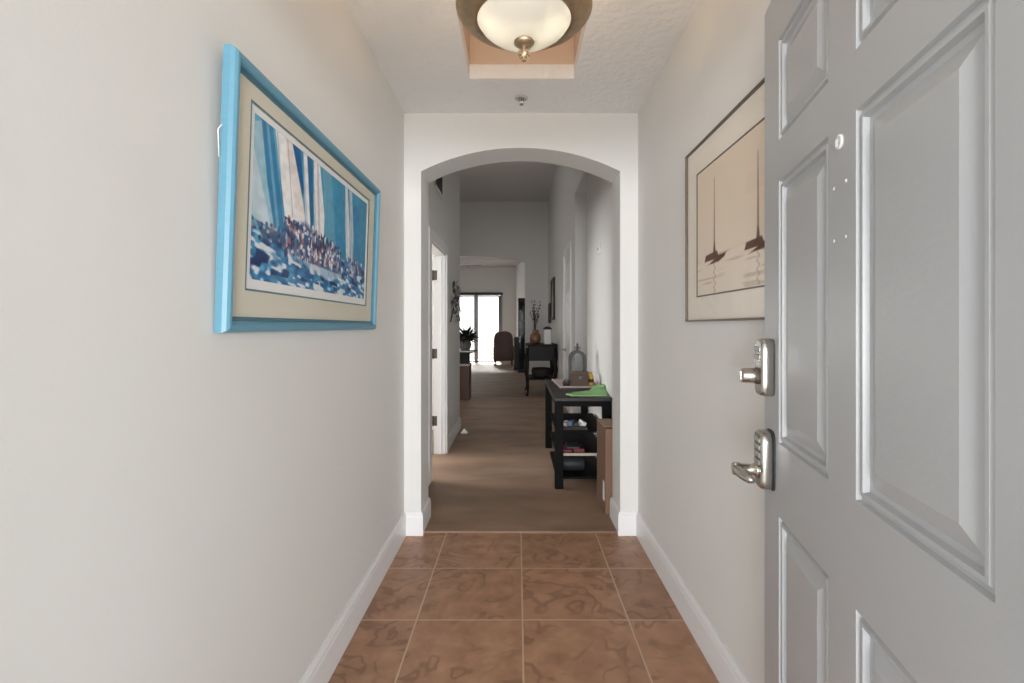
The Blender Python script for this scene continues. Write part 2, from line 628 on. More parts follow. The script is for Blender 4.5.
box(b, XR, 6.37, 0, .87, EY0, 4.4); box(b, XR, EY1, 0, .87, 12.0, 4.4); box(b, XR, EY0, EZ, .87, EY1, 4.4)
box(b, XR, 5.27, 2.993, .87, 6.37, 4.4)
struct('wall_far_right', b, 'wall', 'tall grey wall with a white door on the right', 'wall')
b = bm_new()
box(b, XH - TH, YB, 2.993, .74, 5.3, 3.1); box(b, XH, 5.2, 3.1, .74, 5.3, 4.4); box(b, .87, 5.27, 2.993, 2.6, 6.37, 3.1)
struct('ceiling_hall', b, 'wall', 'lower grey ceiling just past the arch', 'ceiling')
b = bm_new(); box(b, -5.1, 5.3, 4.31, .87, 12.0, 4.4)
struct('ceiling_great_room', b, 'wall', 'high shaded ceiling over the end of the hall', 'ceiling')
b = bm_new(); arch_wall(b, arch_pts(-3.02, .185, 2.856, 2.99), -5.1, 1.3, 4.4, 12.0, 12.2)
struct('wall_great_room', b, 'wall', 'tall shaded wall with a wide arched opening at hall end', 'wall')
b = bm_new()
box(b, -5.1, 6.09, 0, XH - TH, 6.175, 4.4); box(b, -5.2, 6.09, 0, -5.1, 12.2, 4.4)
struct('wall_great_room_side', b, 'wall', 'outer walls of the great room left of the hall', 'wall')
b = bm_new()
box(b, -4.1, YB - .1, 0, -.83, YB, 2.7); box(b, -4.2, YB - .1, 0, -4.1, 6.09, 2.7); box(b, -4.2, YB, 2.6, XH - TH, 6.09, 2.7)
struct('wall_side_room', b, 'wall', 'walls of the room behind the left doorway', 'wall')
# far sun room
b = bm_new()
box(b, -5.1, 17.8, 0, -2.85, 17.92, 3.5); box(b, -.545, 17.8, 0, .2, 17.92, 3.5); box(b, -2.85, 17.8, 2.5, -.545, 17.92, 3.5)
box(b, -5.2, 12.2, 0, -5.1, 17.92, 3.5)
prism(b, [(-.06, 17.82), (.62, 12.2), (.74, 12.2), (.06, 17.82)], 0, 3.5, 'z')
struct('wall_far_room', b, 'wall', 'grey walls of the bright far room', 'wall')
b = bm_new(); box(b, -5.2, 12.2, 3.42, 1.3, 17.92, 3.52)
struct('ceiling_far_room', b, 'greyceil', 'pale ceiling of the far room with the fan', 'ceiling')


# baseboards
def bb_prof(t=.015, h=.145):
    return [(0, 0), (t, 0), (t, h - .035), (t - .002, h - .028), (t - .002, h - .016), (t - .008, h - .004), (t - .009, h), (0, h)]


def baseboard(name, paths, label):
    """paths of (x, y) corner points on the wall face, room on the left-hand side of travel; corners are mitred"""
    bm = bm_new()
    for path in paths:
        P = [Vector(p) for p in path]
        nrm = []
        for a, c in zip(P, P[1:]):
            d = (c - a).normalized(); nrm.append(Vector((-d.y, d.x)))
        rings = []
        for k, p in enumerate(P):
            if k == 0:
                m = nrm[0]
            elif k == len(P) - 1:
                m = nrm[-1]
            else:
                h = (nrm[k - 1] + nrm[k]); m = h / (1 + nrm[k - 1].dot(nrm[k]))
            rings.append([bm.verts.new((p.x + m.x * d, p.y + m.y * d, z)) for d, z in bb_prof()])
        n = len(rings[0])
        for A_, B_ in zip(rings, rings[1:]):
            for q in range(n):
                bm.faces.new((A_[q], A_[(q + 1) % n], B_[(q + 1) % n], B_[q]))
        bm.faces.new(rings[0]); bm.faces.new(rings[-1][::-1])
    return struct(name, bm, 'trim', label, 'baseboard')


baseboard('baseboard_left', [[(XH, DY0 - .085), (XH, YB), (AXL, YB), (AXL, YA), (XL, YA), (XL, Y0)]], 'white baseboard along the left entry wall and arch')
baseboard('baseboard_right', [[(XR, Y0 + .1), (XR, YA), (AXR, YA), (AXR, YB), (XR, YB), (XR, 5.27)]], 'white baseboard along the right entry wall and arch')
baseboard('baseboard_hall', [[(XH - TH, 6.175), (XH, 6.175), (XH, DY1 + .085)]], 'white baseboard right after the open doorway')
baseboard('baseboard_far', [[(2.6, 6.37), (XR, 6.37), (XR, EY0 - .085)], [(XR, EY1 + .085), (XR, 12.0), (.185, 12.0)]],
          'white baseboard along the far right wall')

# left doorway: jamb + casing, leaf swung into the room
b = bm_new()
C = .085; XF = XH + .018
box(b, XH - .001, DY0 - C, 0, XF, DY0, DZ + C, .003); box(b, XH - .001, DY1, 0, XF, DY1 + C, DZ + C, .003); box(b, XH - .001, DY0, DZ, XF, DY1, DZ + C, .003)
box(b, XH - TH, DY0, 0, XH, DY0 + .02, DZ); box(b, XH - TH, DY1 - .02, 0, XH, DY1, DZ); box(b, XH - TH, DY0, DZ - .02, XH, DY1, DZ)
box(b, XH - .07, DY1 - .032, 0, XH - .035, DY1 - .02, DZ - .02)
tr = struct('trim_1', b, 'trim', 'white casing and jamb of the left hall doorway', 'trim')


def six_panel(bm, w, h, t, cells, both=False):
    """door leaf in local space: face at y=0 looking -y, thickness to +y; cells = (x0,z0,x1,z1) panels"""
    xs = sorted({0, w} | {c[0] for c in cells} | {c[2] for c in cells}); zs = sorted({0, h} | {c[1] for c in cells} | {c[3] for c in cells})
    rings = [(0, 0), (.003, .007), (.008, .008), (.012, .002), (.018, .002), (.021, .011), (.029, .0125), (.058, .002)]
    inside = lambda x, z: next((c for c in cells if c[0] < x < c[2] and c[1] < z < c[3]), None)
    for i in range(len(xs) - 1):
        for j in range(len(zs) - 1):
            if not inside((xs[i] + xs[i + 1]) / 2, (zs[j] + zs[j + 1]) / 2):
                bm.faces.new([bm.verts.new(p) for p in ((xs[i], 0, zs[j]), (xs[i + 1], 0, zs[j]), (xs[i + 1], 0, zs[j + 1]), (xs[i], 0, zs[j + 1]))])
    for x0, z0, x1, z1 in cells:
        prev = None
        for ins, dep in rings:
            ring = [bm.verts.new(p) for p in ((x0 + ins, dep, z0 + ins), (x1 - ins, dep, z0 + ins), (x1 - ins, dep, z1 - ins), (x0 + ins, dep, z1 - ins))]
            if prev:
                for k in range(4):
                    bm.faces.new((prev[k], prev[(k + 1) % 4], ring[(k + 1) % 4], ring[k]))
            prev = ring
        bm.faces.new(prev)
    P = lambda x, y, z: bm.verts.new((x, y, z))
    bm.faces.new((P(w, t, 0), P(0, t, 0), P(0, t, h), P(w, t, h)))
    bm.faces.new((P(0, t, 0), P(0, 0, 0), P(0, 0, h), P(0, t, h)))
    bm.faces.new((P(w, 0, 0), P(w, t, 0), P(w, t, h), P(w, 0, h)))
    bm.faces.new((P(0, 0, h), P(w, 0, h), P(w, t, h), P(0, t, h)))
    bm.faces.new((P(0, t, 0), P(w, t, 0), P(w, 0, 0), P(0, 0, 0)))


def cells_for(w, h, s, mul, rows):
    pw = (w - 2 * s - mul) / 2
    return [(x, z0, x + pw, z1) for z0, z1 in rows for x in (s, s + pw + mul)]


# left door leaf (mostly hidden inside the room)
b = bm_new(); six_panel(b, .84, 1.96, .035, cells_for(.84, 1.96, .11, .1, [(.22, .8), (.95, 1.55), (1.65, 1.86)]))
d2 = make('door_2', b, 'wdoor', normals=False)
d2.location = (XH - TH - .012, DY1 - .02, CZ + .008); d2.rotation_euler = (0, 0, PI - .5)
WM['door_2'] = Matrix.Translation(d2.location) @ Matrix.Rotation(PI - .5, 4, 'Z')
tag(d2, 'white panel door swung open behind the left hall doorway', 'door', kind='structure')
for z in (.34, 1.01, 1.79):
    b = bm_new(); box(b, XH - TH - .004, DY1 - .0235, z - .048, XH - TH + .034, DY1 - .0195, z + .048)
    tube(b, [(XH - TH - .006, DY1 - .026, z - .05), (XH - TH - .006, DY1 - .026, z + .05)], .007)
    make('hinge', b, 'darkmetal', tr)

# right wall door (closed)
b = bm_new()
xf = XR - .018
box(b, xf, EY0 - C, 0, XR + .001, EY0, EZ + C, .003); box(b, xf, EY1, 0, XR + .001, EY1 + C, EZ + C, .003); box(b, xf, EY0, EZ, XR + .001, EY1, EZ + C, .003)
box(b, XR, EY0, 0, .87, EY0 + .018, EZ); box(b, XR, EY1 - .018, 0, .87, EY1, EZ); box(b, XR, EY0, EZ - .018, .87, EY1, EZ)
struct('trim_2', b, 'trim', 'white casing around the closed door on the right', 'trim')
W3 = EY1 - EY0 - .042
b = bm_new(); six_panel(b, W3, EZ - .035, .035, cells_for(W3, EZ - .035, .11, .1, [(.24, .92), (1.08, 1.82), (1.94, 2.2)]))
d3 = make('door_3', b, 'wdoor', normals=False)
d3.location = (XR + .012, EY1 - .021, CZ + .004); d3.rotation_euler = (0, 0, -PI / 2)
WM['door_3'] = Matrix.Translation(d3.location) @ Matrix.Rotation(-PI / 2, 4, 'Z')
tag(d3, 'closed white panel door with lever in the right hall wall', 'door', kind='structure')
for z in (.3, .95, 1.55, 2.12):
    b = bm_new(); tube(b, [(XR + .004, EY0 + .021, z - .05), (XR + .004, EY0 + .021, z + .05)], .011)
    make('hinge', b, 'darkmetal', d3)
b = bm_new(); lathe(b, [(.03, 0), (.03, -.008), (.012, -.012), (.012, -.05), (0, -.05)], XR + .011, EY1 - .085, 20, 'x', .92)
tube(b, [(XR - .036, EY1 - .085, .92), (XR - .04, EY1 - .13, .922), (XR - .036, EY1 - .19, .916)], [.011, .009, .008])
make('door_lever', b, 'nickel', d3)

# ------------------------------------------------------------------ front door
TX, TY = .2046, .9788
FE = Vector((.648, 1.298, .010))
DW, DH = .914, 2.087
rows = [(.24 - .01, .827 - .01), (1.001 - .01, 1.627 - .01), (1.724 - .01, 1.963 - .01)]
cells = [(x0, z0, x1, z1) for z0, z1 in rows for x0, x1 in ((.119, .407), (.515, .817))]
b = bm_new(); six_panel(b, DW, DH, .044, cells)
door = make('door_1', b, 'door', normals=False)
door.location = FE; ang = math.atan2(-TY, -TX); door.rotation_euler = (0, 0, ang)
WM['door_1'] = Matrix.Translation(FE) @ Matrix.Rotation(ang, 4, 'Z')
tag(door, 'grey six-panel front door standing open at the right', 'door', kind='structure')
# keypad deadbolt: local x along the leaf, -y outwards
zc = 1.178 - .01; bx = .058
b = bm_new()
def pill(bm, cx, z0, z1, half, y0, y1, top=.3, inset=.006):
    """rounded upright escutcheon, slightly domed"""
    out = []
    n = 8
    for sgn, zz in ((1, z1), (-1, z0)):
        r = half * .8
        for i in range(n + 1):
            a = PI * i / n if sgn > 0 else PI + PI * i / n
            out.append((cx + half * math.copysign(abs(math.cos(a)) ** .6, math.cos(a)), zz + (-r if sgn > 0 else r) + r * math.copysign(abs(math.sin(a)) ** .6, math.sin(a))))
    mz = (z0 + z1) / 2
    rings = []
    for sc, y in ((1, y0), (1, y0 + (y1 - y0) * .72), (.95, y0 + (y1 - y0) * .92), (.86, y1)):
        rings.append([bm.verts.new((cx + (x - cx) * sc, y, mz + (z - mz) * (1 - (1 - sc) * .5))) for x, z in out])
    for A_, B_ in zip(rings, rings[1:]):
        for i in range(len(out)):
            f = bm.faces.new((A_[i], A_[(i + 1) % len(out)], B_[(i + 1) % len(out)], B_[i])); f.smooth = True
    bm.faces.new(rings[0]); bm.faces.new(rings[-1])
pill(b, bx, zc - .072, zc + .072, .034, 0, -.031)
lock = make('keypad_deadbolt', b, 'nickel', door, local=True)
b = bm_new()
lathe(b, [(.021, -.03), (.0195, -.045), (.018, -.066), (.0165, -.070), (0, -.071)], bx, 0, 24, 'y', zc - .022)
box(b, bx - .002, -.0725, zc - .032, bx + .002, -.0705, zc - .012)
make('turn_knob', b, 'nickel', lock, local=True)
for r_ in range(2):
    for c_ in range(3):
        b = bm_new(); zz = zc + .045 - r_ * .019
        x_ = bx + (c_ - 1) * .0165
        box(b, x_ - .0065, -.0345, zz - .0065, x_ + .0065, -.030, zz + .0065, .0018)
        make('keypad_button', b, 'key', lock, local=True)
# keypad lever
zl = .947 - .01
b = bm_new(); pill(b, bx, zl - .072, zl + .072, .034, 0, -.032)
esc = make('keypad_lever_lock', b, 'nickel', door, local=True)
b = bm_new(); pill(b, bx, zl - .075, zl + .075, .036, 0, -.004); make('gasket', b, 'charcoal', esc, local=True)
for r_ in range(4):
    for c_ in range(3):
        b = bm_new(); zz = zl + .050 - r_ * .0185
        x_ = bx + (c_ - 1) * .0165
        box(b, x_ - .0062, -.0352, zz - .0062, x_ + .0062, -.031, zz + .0062, .0018)
        make('keypad_button', b, 'key', esc, local=True)
b = bm_new(); zz = zl - .028
lathe(b, [(.021, -.031), (.018, -.038), (.0135, -.044), (.0135, -.072), (.0165, -.074), (.0165, -.088), (.014, -.091), (0, -.092)], bx, 0, 24, 'y', zz)
pts = [(bx - .004, -.080, zz), (bx + .02, -.081, zz), (bx + .04, -.079, zz - .001), (bx + .058, -.073, zz - .003), (bx + .072, -.065, zz - .005), (bx + .078, -.058, zz - .006)]
tube(b, pts, [.0125, .0125, .012, .0115, .0105, .006], 12)
make('lever', b, 'nickel', esc, local=True)
# peephole, filled screw holes, hinges
b = bm_new(); zz = 1.597 - .01
lathe(b, [(.013, 0), (.013, -.003), (.0095, -.0045), (.008, -.002), (0, -.0015)], .457, 0, 24, 'y', zz)
make('peephole', b, 'trim', door, local=True)['label'] = 'white rimmed peephole'
for hx in (.432, .479):
    for hz in (1.524, 1.431):
        b = bm_new(); lathe(b, [(.0032, .0005), (.003, -.0006), (0, -.001)], hx, 0, 10, 'y', hz - .01)
        make('filled_screw_hole', b, 'white', door, local=True)
for hz in (.2, 1.03, 1.87):
    b = bm_new(); tube(b, [(DW + .004, -.004, hz - .05), (DW + .004, -.004, hz + .05)], .008)
    box(b, DW, 0, hz - .05, DW + .002, .04, hz + .05)
    make('hinge', b, 'nickel', door, local=True)

# ------------------------------------------------------------------ pictures
rng = np.random.default_rng(3)


def vnoise(u, v, fx, fy, seed=0):
    g = np.random.default_rng(seed).random((64, 64))
    x = u * fx; y = v * fy
    xi = np.floor(x).astype(int); yi = np.floor(y).astype(int)
    fx_ = x - xi; fy_ = y - yi
    fx_ = fx_ * fx_ * (3 - 2 * fx_); fy_ = fy_ * fy_ * (3 - 2 * fy_)
    a = g[yi % 64, xi % 64]; b_ = g[yi % 64, (xi + 1) % 64]; c = g[(yi + 1) % 64, xi % 64]; d = g[(yi + 1) % 64, (xi + 1) % 64]
    return (a * (1 - fx_) + b_ * fx_) * (1 - fy_) + (c * (1 - fx_) + d * fx_) * fy_


def paint(img, mask, rgb, alpha=1.0):
    m = (mask * alpha)[..., None]
    img[:] = img * (1 - m) + np.array(rgb, float) * m


def quad_mask(u, v, pts, soft=.004):
    """soft mask of a convex polygon, points in order"""
    n = len(pts)
    area = sum(pts[i][0] * pts[(i + 1) % n][1] - pts[(i + 1) % n][0] * pts[i][1] for i in range(n))
    s = 1 if area > 0 else -1
    m = np.ones_like(u)
    for i in range(n):
        (x0, y0), (x1, y1) = pts[i], pts[(i + 1) % n]
        L = math.hypot(x1 - x0, y1 - y0) + 1e-9
        d = s * ((x1 - x0) * (v - y0) - (y1 - y0) * (u - x0)) / L
        m = np.minimum(m, np.clip(d / soft + .5, 0, 1))
    return m


def regatta(u, v):
    img = np.zeros(u.shape + (3,))
    n1 = vnoise(u, v, 6, 5, 1); n2 = vnoise(u, v, 32, 24, 2); n3 = vnoise(u, v, 60, 50, 3)
    sky = np.array((104, 182, 214.)); deep = np.array((36, 130, 178.))
    t = np.clip(.2 + .6 * u + .5 * (n1 - .5) + .25 * (n2 - .5), 0, 1)[..., None]
    img[:] = sky * (1 - t) + deep * t
    # left blue sail with paler foot
    paint(img, quad_mask(u, v, [(.0, .45), (.0, .95), (.05, 1), (.09, 1), (.15, .55), (.20, .30), (.10, .25)]), (176, 208, 224), .85)
    paint(img, quad_mask(u, v, [(.035, 1), (.10, 1), (.165, .55), (.19, .33), (.13, .34), (.08, .62)]), (48, 132, 182))
    paint(img, quad_mask(u, v, [(.06, 1), (.075, 1), (.16, .36), (.14, .36)]), (130, 186, 212), .8)
    paint(img, quad_mask(u, v, [(.0, .78), (.02, .72), (.12, .30), (.06, .28), (.0, .40)]), (214, 228, 234), .8)
    # great white sails
    paint(img, quad_mask(u, v, [(.115, 1), (.225, 1), (.30, .72), (.345, .46), (.19, .47)]), (248, 248, 248))
    paint(img, quad_mask(u, v, [(.17, 1), (.225, 1), (.30, .72), (.335, .5), (.27, .52)]), (236, 222, 216), .55)
    paint(img, quad_mask(u, v, [(.225, 1), (.285, 1), (.315, .74), (.31, .66)]), (18, 100, 158))
    paint(img, quad_mask(u, v, [(.30, 1), (.34, 1), (.375, .70), (.38, .42), (.345, .42), (.325, .7)]), (244, 244, 246))
    paint(img, quad_mask(u, v, [(.335, 1), (.375, 1), (.40, .62), (.40, .42), (.385, .42)]), (36, 112, 158))
    paint(img, quad_mask(u, v, [(.375, 1), (.445, 1), (.50, .62), (.50, .40), (.41, .40), (.40, .7)]), (246, 246, 248))
    paint(img, quad_mask(u, v, [(.415, 1), (.43, 1), (.47, .42), (.45, .42)]), (196, 196, 206), .8)
    paint(img, quad_mask(u, v, [(.47, 1), (.56, 1), (.62, .42), (.52, .42)]), (124, 184, 208), .7)
    paint(img, quad_mask(u, v, [(.70, 1), (.735, 1), (.775, .62), (.79, .32), (.74, .32), (.72, .7)]), (230, 234, 236))
    paint(img, quad_mask(u, v, [(.755, 1), (.79, 1), (.83, .55), (.83, .32), (.80, .32)]), (206, 216, 222), .9)
    paint(img, quad_mask(u, v, [(.88, 1), (1, 1), (1, .35), (.93, .35)]), (70, 150, 182), .6)
    for k, x0 in enumerate((.125, .19, .30, .375, .70, .76)):       # masts and stays
        paint(img, quad_mask(u, v, [(x0, 1), (x0 + .004, 1), (x0 + .074, .3), (x0 + .07, .3)], .003), (70, 80, 110), .45)
    # sea
    hz = .33 + .03 * (n1 - .5)
    sea = np.clip((hz - v) / .05, 0, 1)
    t = np.clip(.5 + 1.1 * (n2 - .5) + .5 * (n3 - .5), 0, 1)[..., None]
    col = np.array((16, 84, 146.)) * (1 - t) + np.array((92, 172, 210.)) * t
    m = sea[..., None]
    img[:] = img * (1 - m) + col * m
    foam = np.clip((vnoise(u, v * 1.4 + u * .4, 30, 26, 9) - .56) * 7, 0, 1) * sea
    paint(img, foam, (232, 238, 242), .95)
    dark = np.clip((vnoise(u, v + .3 * u, 24, 26, 12) - .62) * 8, 0, 1) * sea * (v > .05)
    paint(img, dark, (12, 44, 96), .9)
    # hulls
    paint(img, quad_mask(u, v, [(.02, .37), (.07, .25), (.20, .27), (.19, .33)], .01), (40, 78, 116), .8)
    paint(img, quad_mask(u, v, [(.20, .30), (.40, .36), (.66, .30), (.70, .16), (.55, .10), (.36, .17)], .02), (208, 220, 230), .75)
    paint(img, quad_mask(u, v, [(.30, .24), (.66, .20), (.66, .18), (.32, .21)], .01), (50, 90, 140), .6)
    # crew: crowd of small dabs over the deck
    r = np.random.default_rng(21)
    paint(img, quad_mask(u, v, [(.18, .24), (.20, .42), (.36, .50), (.50, .40), (.68, .30), (.66, .20)], .05), (36, 56, 108), .75)
    cols = [(34, 44, 92), (240, 240, 244), (60, 54, 96), (28, 88, 140), (150, 160, 190), (20, 30, 60), (196, 120, 110), (250, 250, 252), (90, 120, 170)]
    for i in range(520):
        cx = r.uniform(.19, .68); top = .47 - .25 * max(0, cx - .42)
        cy = r.uniform(.22, top)
        a, bb = r.uniform(.003, .012), r.uniform(.008, .036)
        d = ((u - cx) / a) ** 2 + ((v - cy) / bb) ** 2
        paint(img, np.clip((1.2 - d) * 2, 0, 1), cols[r.integers(len(cols))], .85)
    for i in range(90):
        cx = r.uniform(.74, .96); cy = r.uniform(.22, .36)
        d = ((u - cx) / .006) ** 2 + ((v - cy) / .02) ** 2
        paint(img, np.clip((1.2 - d) * 2, 0, 1), cols[r.integers(len(cols))], .8)
    for i in range(40):
        cx = r.uniform(.0, .2); cy = r.uniform(.26, .38)
        d = ((u - cx) / .008) ** 2 + ((v - cy) / .012) ** 2
        paint(img, np.clip((1.2 - d) * 2, 0, 1), cols[r.integers(len(cols))], .6)
    grain = 1 + .10 * (vnoise(u, v, 50, 26, 33) - .5)
    return np.clip(img * grain[..., None], 0, 255)


def junks(u, v):
    """sepia water with two small boats"""
    img = np.zeros(u.shape + (3,))
    n1 = vnoise(u, v, 4, 4, 5); n2 = vnoise(u, v, 8, 60, 6)
    top = np.array((236, 220, 198.)); low = np.array((238, 226, 210.))
    t = np.clip(1 - v + .3 * (n1 - .5), 0, 1)[..., None]
    img[:] = top * (1 - t) + low * t
    paint(img, np.clip((n2 - .66) * 6, 0, 1) * (v < .30), (170, 148, 128), .4)
    for cx, cy, s in ((.18, .265, 1.0), (.54, .255, .95), (.84, .30, .8)):
        paint(img, quad_mask(u, v, [(cx - .14 * s, cy - .004), (cx - .11 * s, cy - .045 * s), (cx + .05 * s, cy - .035 * s), (cx + .10 * s, cy - .01), (cx + .14 * s, cy + .055 * s), (cx + .05 * s, cy + .012 * s)], .006), (96, 62, 50), .95)
        paint(img, quad_mask(u, v, [(cx - .10 * s, cy - .01), (cx + .05 * s, cy - .01), (cx + .03 * s, cy + .05 * s), (cx - .085 * s, cy + .04 * s)], .006), (102, 68, 56), .92)
        paint(img, quad_mask(u, v, [(cx - .004, cy), (cx + .010, cy), (cx + .005, cy + .62 * s), (cx + .001, cy + .62 * s)], .004), (128, 100, 84), .8)
        paint(img, quad_mask(u, v, [(cx - .014, cy), (cx + .022, cy), (cx + .008, cy + .12 * s), (cx - .002, cy + .12 * s)], .004), (104, 72, 58), .85)
        refl = 1 - np.clip(np.abs(u - cx - .004 - .008 * np.sin(v * 110)) / .008, 0, 1)
        paint(img, refl * (v < cy - .03), (160, 136, 116), .6)
    return np.clip(img, 0, 255)


def art_mesh(name, func, org, du, dv, nu, nv, parent, m='art'):
    """flat print: org + u*du + v*dv, painted per vertex"""
    uu, vv = np.meshgrid(np.linspace(0, 1, nu), np.linspace(0, 1, nv))
    co_ = np.array(org)[None, None] + uu[..., None] * np.array(du) + vv[..., None] * np.array(dv)
    img = func(uu, vv) / 255.0
    lin_ = np.where(img <= .04045, img / 12.92, ((img + .055) / 1.055) ** 2.4)
    idx = np.arange(nu * nv).reshape(nv, nu)
    faces = np.stack([idx[:-1, :-1], idx[:-1, 1:], idx[1:, 1:], idx[1:, :-1]], -1).reshape(-1, 4)
    me = bpy.data.meshes.new(name)
    me.from_pydata(co_.reshape(-1, 3).tolist(), [], faces.tolist())
    at = me.color_attributes.new('art', 'FLOAT_COLOR', 'POINT')
    buf = np.ones((nu * nv, 4), 'f'); buf[:, :3] = lin_.reshape(-1, 3)
    at.data.foreach_set('color', buf.ravel())
    me.materials.append(M[m]); me.update()
    o = bpy.data.objects.new(name, me); COL.objects.link(o)
    o.parent = parent
    WM[o.name] = WM[parent.name].copy()
    return o


def frame_ring(bm, y0, y1, z0, z1, prof):
    """mitred picture frame in local space; wall plane x=0, looking +x. prof: (inset, x)"""
    rings = []
    for ins, x in prof:
        rings.append([bm.verts.new(p) for p in ((x, y0 + ins, z0 + ins), (x, y1 - ins, z0 + ins), (x, y1 - ins, z1 - ins), (x, y0 + ins, z1 - ins))])
    n = len(rings)
    for i in range(n):
        A_, B_ = rings[i], rings[(i + 1) % n]
        for k in range(4):
            bm.faces.new((A_[k], A_[(k + 1) % 4], B_[(k + 1) % 4], B_[k]))


# regatta picture, leaning off the wall at the top
L0, Ht, Wd = (-.6945, 1.73, 1.266), .660, 1.20
pic = thing('framed_picture', 'large pale-blue framed regatta painting hanging on the left wall', 'picture', L0, (0, .033, 0))
y0, y1 = -Wd / 2, Wd / 2
b = bm_new()
frame_ring(b, y0, y1, 0, Ht, [(0, .001), (0, .018), (.004, .027), (.010, .0315), (.018, .032), (.025, .027), (.029, .020), (.029, .001)])
make('frame', b, 'blueframe', pic, local=True)
b = bm_new(); frame_ring(b, y0 + .0285, y1 - .0285, .0285, Ht - .0285, [(0, .004), (0, .0225), (.004, .0225), (.007, .017), (.010, .016), (.010, .004)])
make('inner_lip', b, 'blueframe2', pic, local=True)
b = bm_new()                                     # mat board with its window
my0, my1, mz0, mz1 = y0 + .107, y1 - .118, .110, Ht - .084
frame_ring(b, y0 + .02, y1 - .02, .02, Ht - .02, [(0, .006), (0, .012), (.087, .012), (.0875, .012)][:3] + [(.087, .006)])
# the ring's uniform inset is replaced by an explicit window so that the margins differ
b.free(); b = bm_new()
for q in ((y0 + .02, my0, .02, Ht - .02), (my1, y1 - .02, .02, Ht - .02), (my0, my1, .02, mz0), (my0, my1, mz1, Ht - .02)):
    box(b, .006, q[0], q[2], .0125, q[1], q[3])
make('mat_board', b, 'olivemat', pic, local=True)
b = bm_new(); frame_ring(b, my0 - .005, my1 + .005, mz0 - .005, mz1 + .005, [(0, .010), (0, .0132), (.005, .0128), (.005, .010)])
make('mat_bevel', b, 'blueframe2', pic, local=True)
b = bm_new(); box(b, .004, my0 - .01, mz0 - .01, .0085, my1 + .01, mz1 + .01)
make('backing_sheet', b, 'white', pic, local=True)
art_mesh('print', regatta, (.0092, my0 + .02, mz0 + .026), (0, my1 - my0 - .04, 0), (0, 0, mz1 - mz0 - .044), 340, 170, pic)
b = bm_new(); box(b, .0145, y0 + .026, .026, .0155, y1 - .026, Ht - .026)
make('glass_pane', b, 'pane', pic, local=True)
b = bm_new(); tube(b, [(.004, y0 + .03, .42), (.0035, y0 - .006, .40), (.003, y0 - .012, .46), (.004, y0 + .02, .50)], .0016, 6)
make('hanging_wire', b, 'white', pic, local=True)

# sepia boats picture behind the door: thin dark frame; faces -x
Ht2 = .709; py0, py1 = .96, 2.128
pic2 = thing('framed_picture', 'thin-framed sepia boats print partly hidden behind the front door', 'picture', (XR - .0005, (py0 + py1) / 2, 1.30), (0, 0, PI))
w2 = (py1 - py0) / 2
b = bm_new(); frame_ring(b, -w2, w2, 0, Ht2, [(0, 0), (0, .018), (.001, .019), (.006, .019), (.007, .017), (.007, 0)])
make('frame', b, 'brownframe', pic2, local=True)
b = bm_new(); box(b, .004, -w2 + .005, .005, .008, w2 - .005, Ht2 - .005)
make('mat_board', b, 'creammat', pic2, local=True)
b = bm_new(); frame_ring(b, -w2 + .112, w2 - .112, .098, Ht2 - .110, [(0, .008), (0, .0105), (.0055, .0105), (.0055, .008)])
make('fillet', b, 'brownframe', pic2, local=True)
# local +y runs towards the camera's left... (rotated by pi): far end is -w2
art_mesh('print', junks, (.0086, -w2 + .12, .106), (0, 2 * w2 - .24, 0), (0, 0, Ht2 - .224), 260, 150, pic2)
b = bm_new(); box(b, .0125, -w2 + .008, .008, .0135, w2 - .008, Ht2 - .008)
make('glass_pane', b, 'pane', pic2, local=True)

# ------------------------------------------------------------------ ceiling lamp
LX, LY = .020, 1.50
lamp = thing('ceiling_light', 'bronze collared ceiling light with glowing frosted glass bowl', 'ceiling light', (LX, LY, RZ))
b = bm_new()
lathe(b, [(.142, 2.205), (.150, 2.203), (.158, 2.206), (.170, 2.206), (.188, 2.216), (.199, 2.229), (.205, 2.238), (.205, 2.245), (.201, 2.246), (.186, 2.228), (.168, 2.216), (.142, 2.215), (.142, 2.205)], LX, LY, 64, cap=False)
make('collar', b, 'bronze', lamp)
b = bm_new()
outer = [(.012, 2.142), (.04, 2.144), (.075, 2.153), (.105, 2.168), (.128, 2.186), (.143, 2.208), (.142, 2.222), (.134, 2.234)]
inner = [(.130, 2.234), (.138, 2.221), (.139, 2.209), (.125, 2.190), (.103, 2.172), (.073, 2.157), (.04, 2.148), (.012, 2.146)]
lathe(b, outer + inner + outer[:1], LX, LY, 64, cap=False)
make('glass_bowl', b, 'bowl', lamp)
b = bm_new()
lathe(b, [(0, 2.158), (.02, 2.154), (.031, 2.142), (.030, 2.136), (.018, 2.128), (.007, 2.124), (.007, 2.118), (.0, 2.118)], LX, LY, 32)
t = bmesh.new(); lathe(t, [(0, 2.120), (.008, 2.118), (.0155, 2.110), (.0165, 2.103), (.012, 2.094), (.006, 2.086), (0, 2.082)], LX, LY, 16)
merge(b, t)
for ring_z, rr_, n_ in ((2.110, .0155, 9), (2.102, .0165, 9), (2.094, .012, 7), (2.087, .007, 5)):
    for k in range(n_):
        a = 2 * PI * (k + .5 * (n_ % 2)) / n_
        blob(b, (LX + rr_ * math.cos(a), LY + rr_ * math.sin(a), ring_z), (.0035, .0035, .0045), 1)
make('pineapple_finial', b, 'bronze', lamp)
b = bm_new(); tube(b, [(LX, LY, 2.125), (LX, LY, RZ - .01)], .008, 12)
for k in range(3):
    a = 2 * PI * k / 3 + .5
    tube(b, [(LX + .19 * math.cos(a), LY + .19 * math.sin(a), 2.236), (LX + .09 * math.cos(a), LY + .09 * math.sin(a), 2.40), (LX, LY, 2.50)], .005, 8)
make('stem', b, 'bronze', lamp)
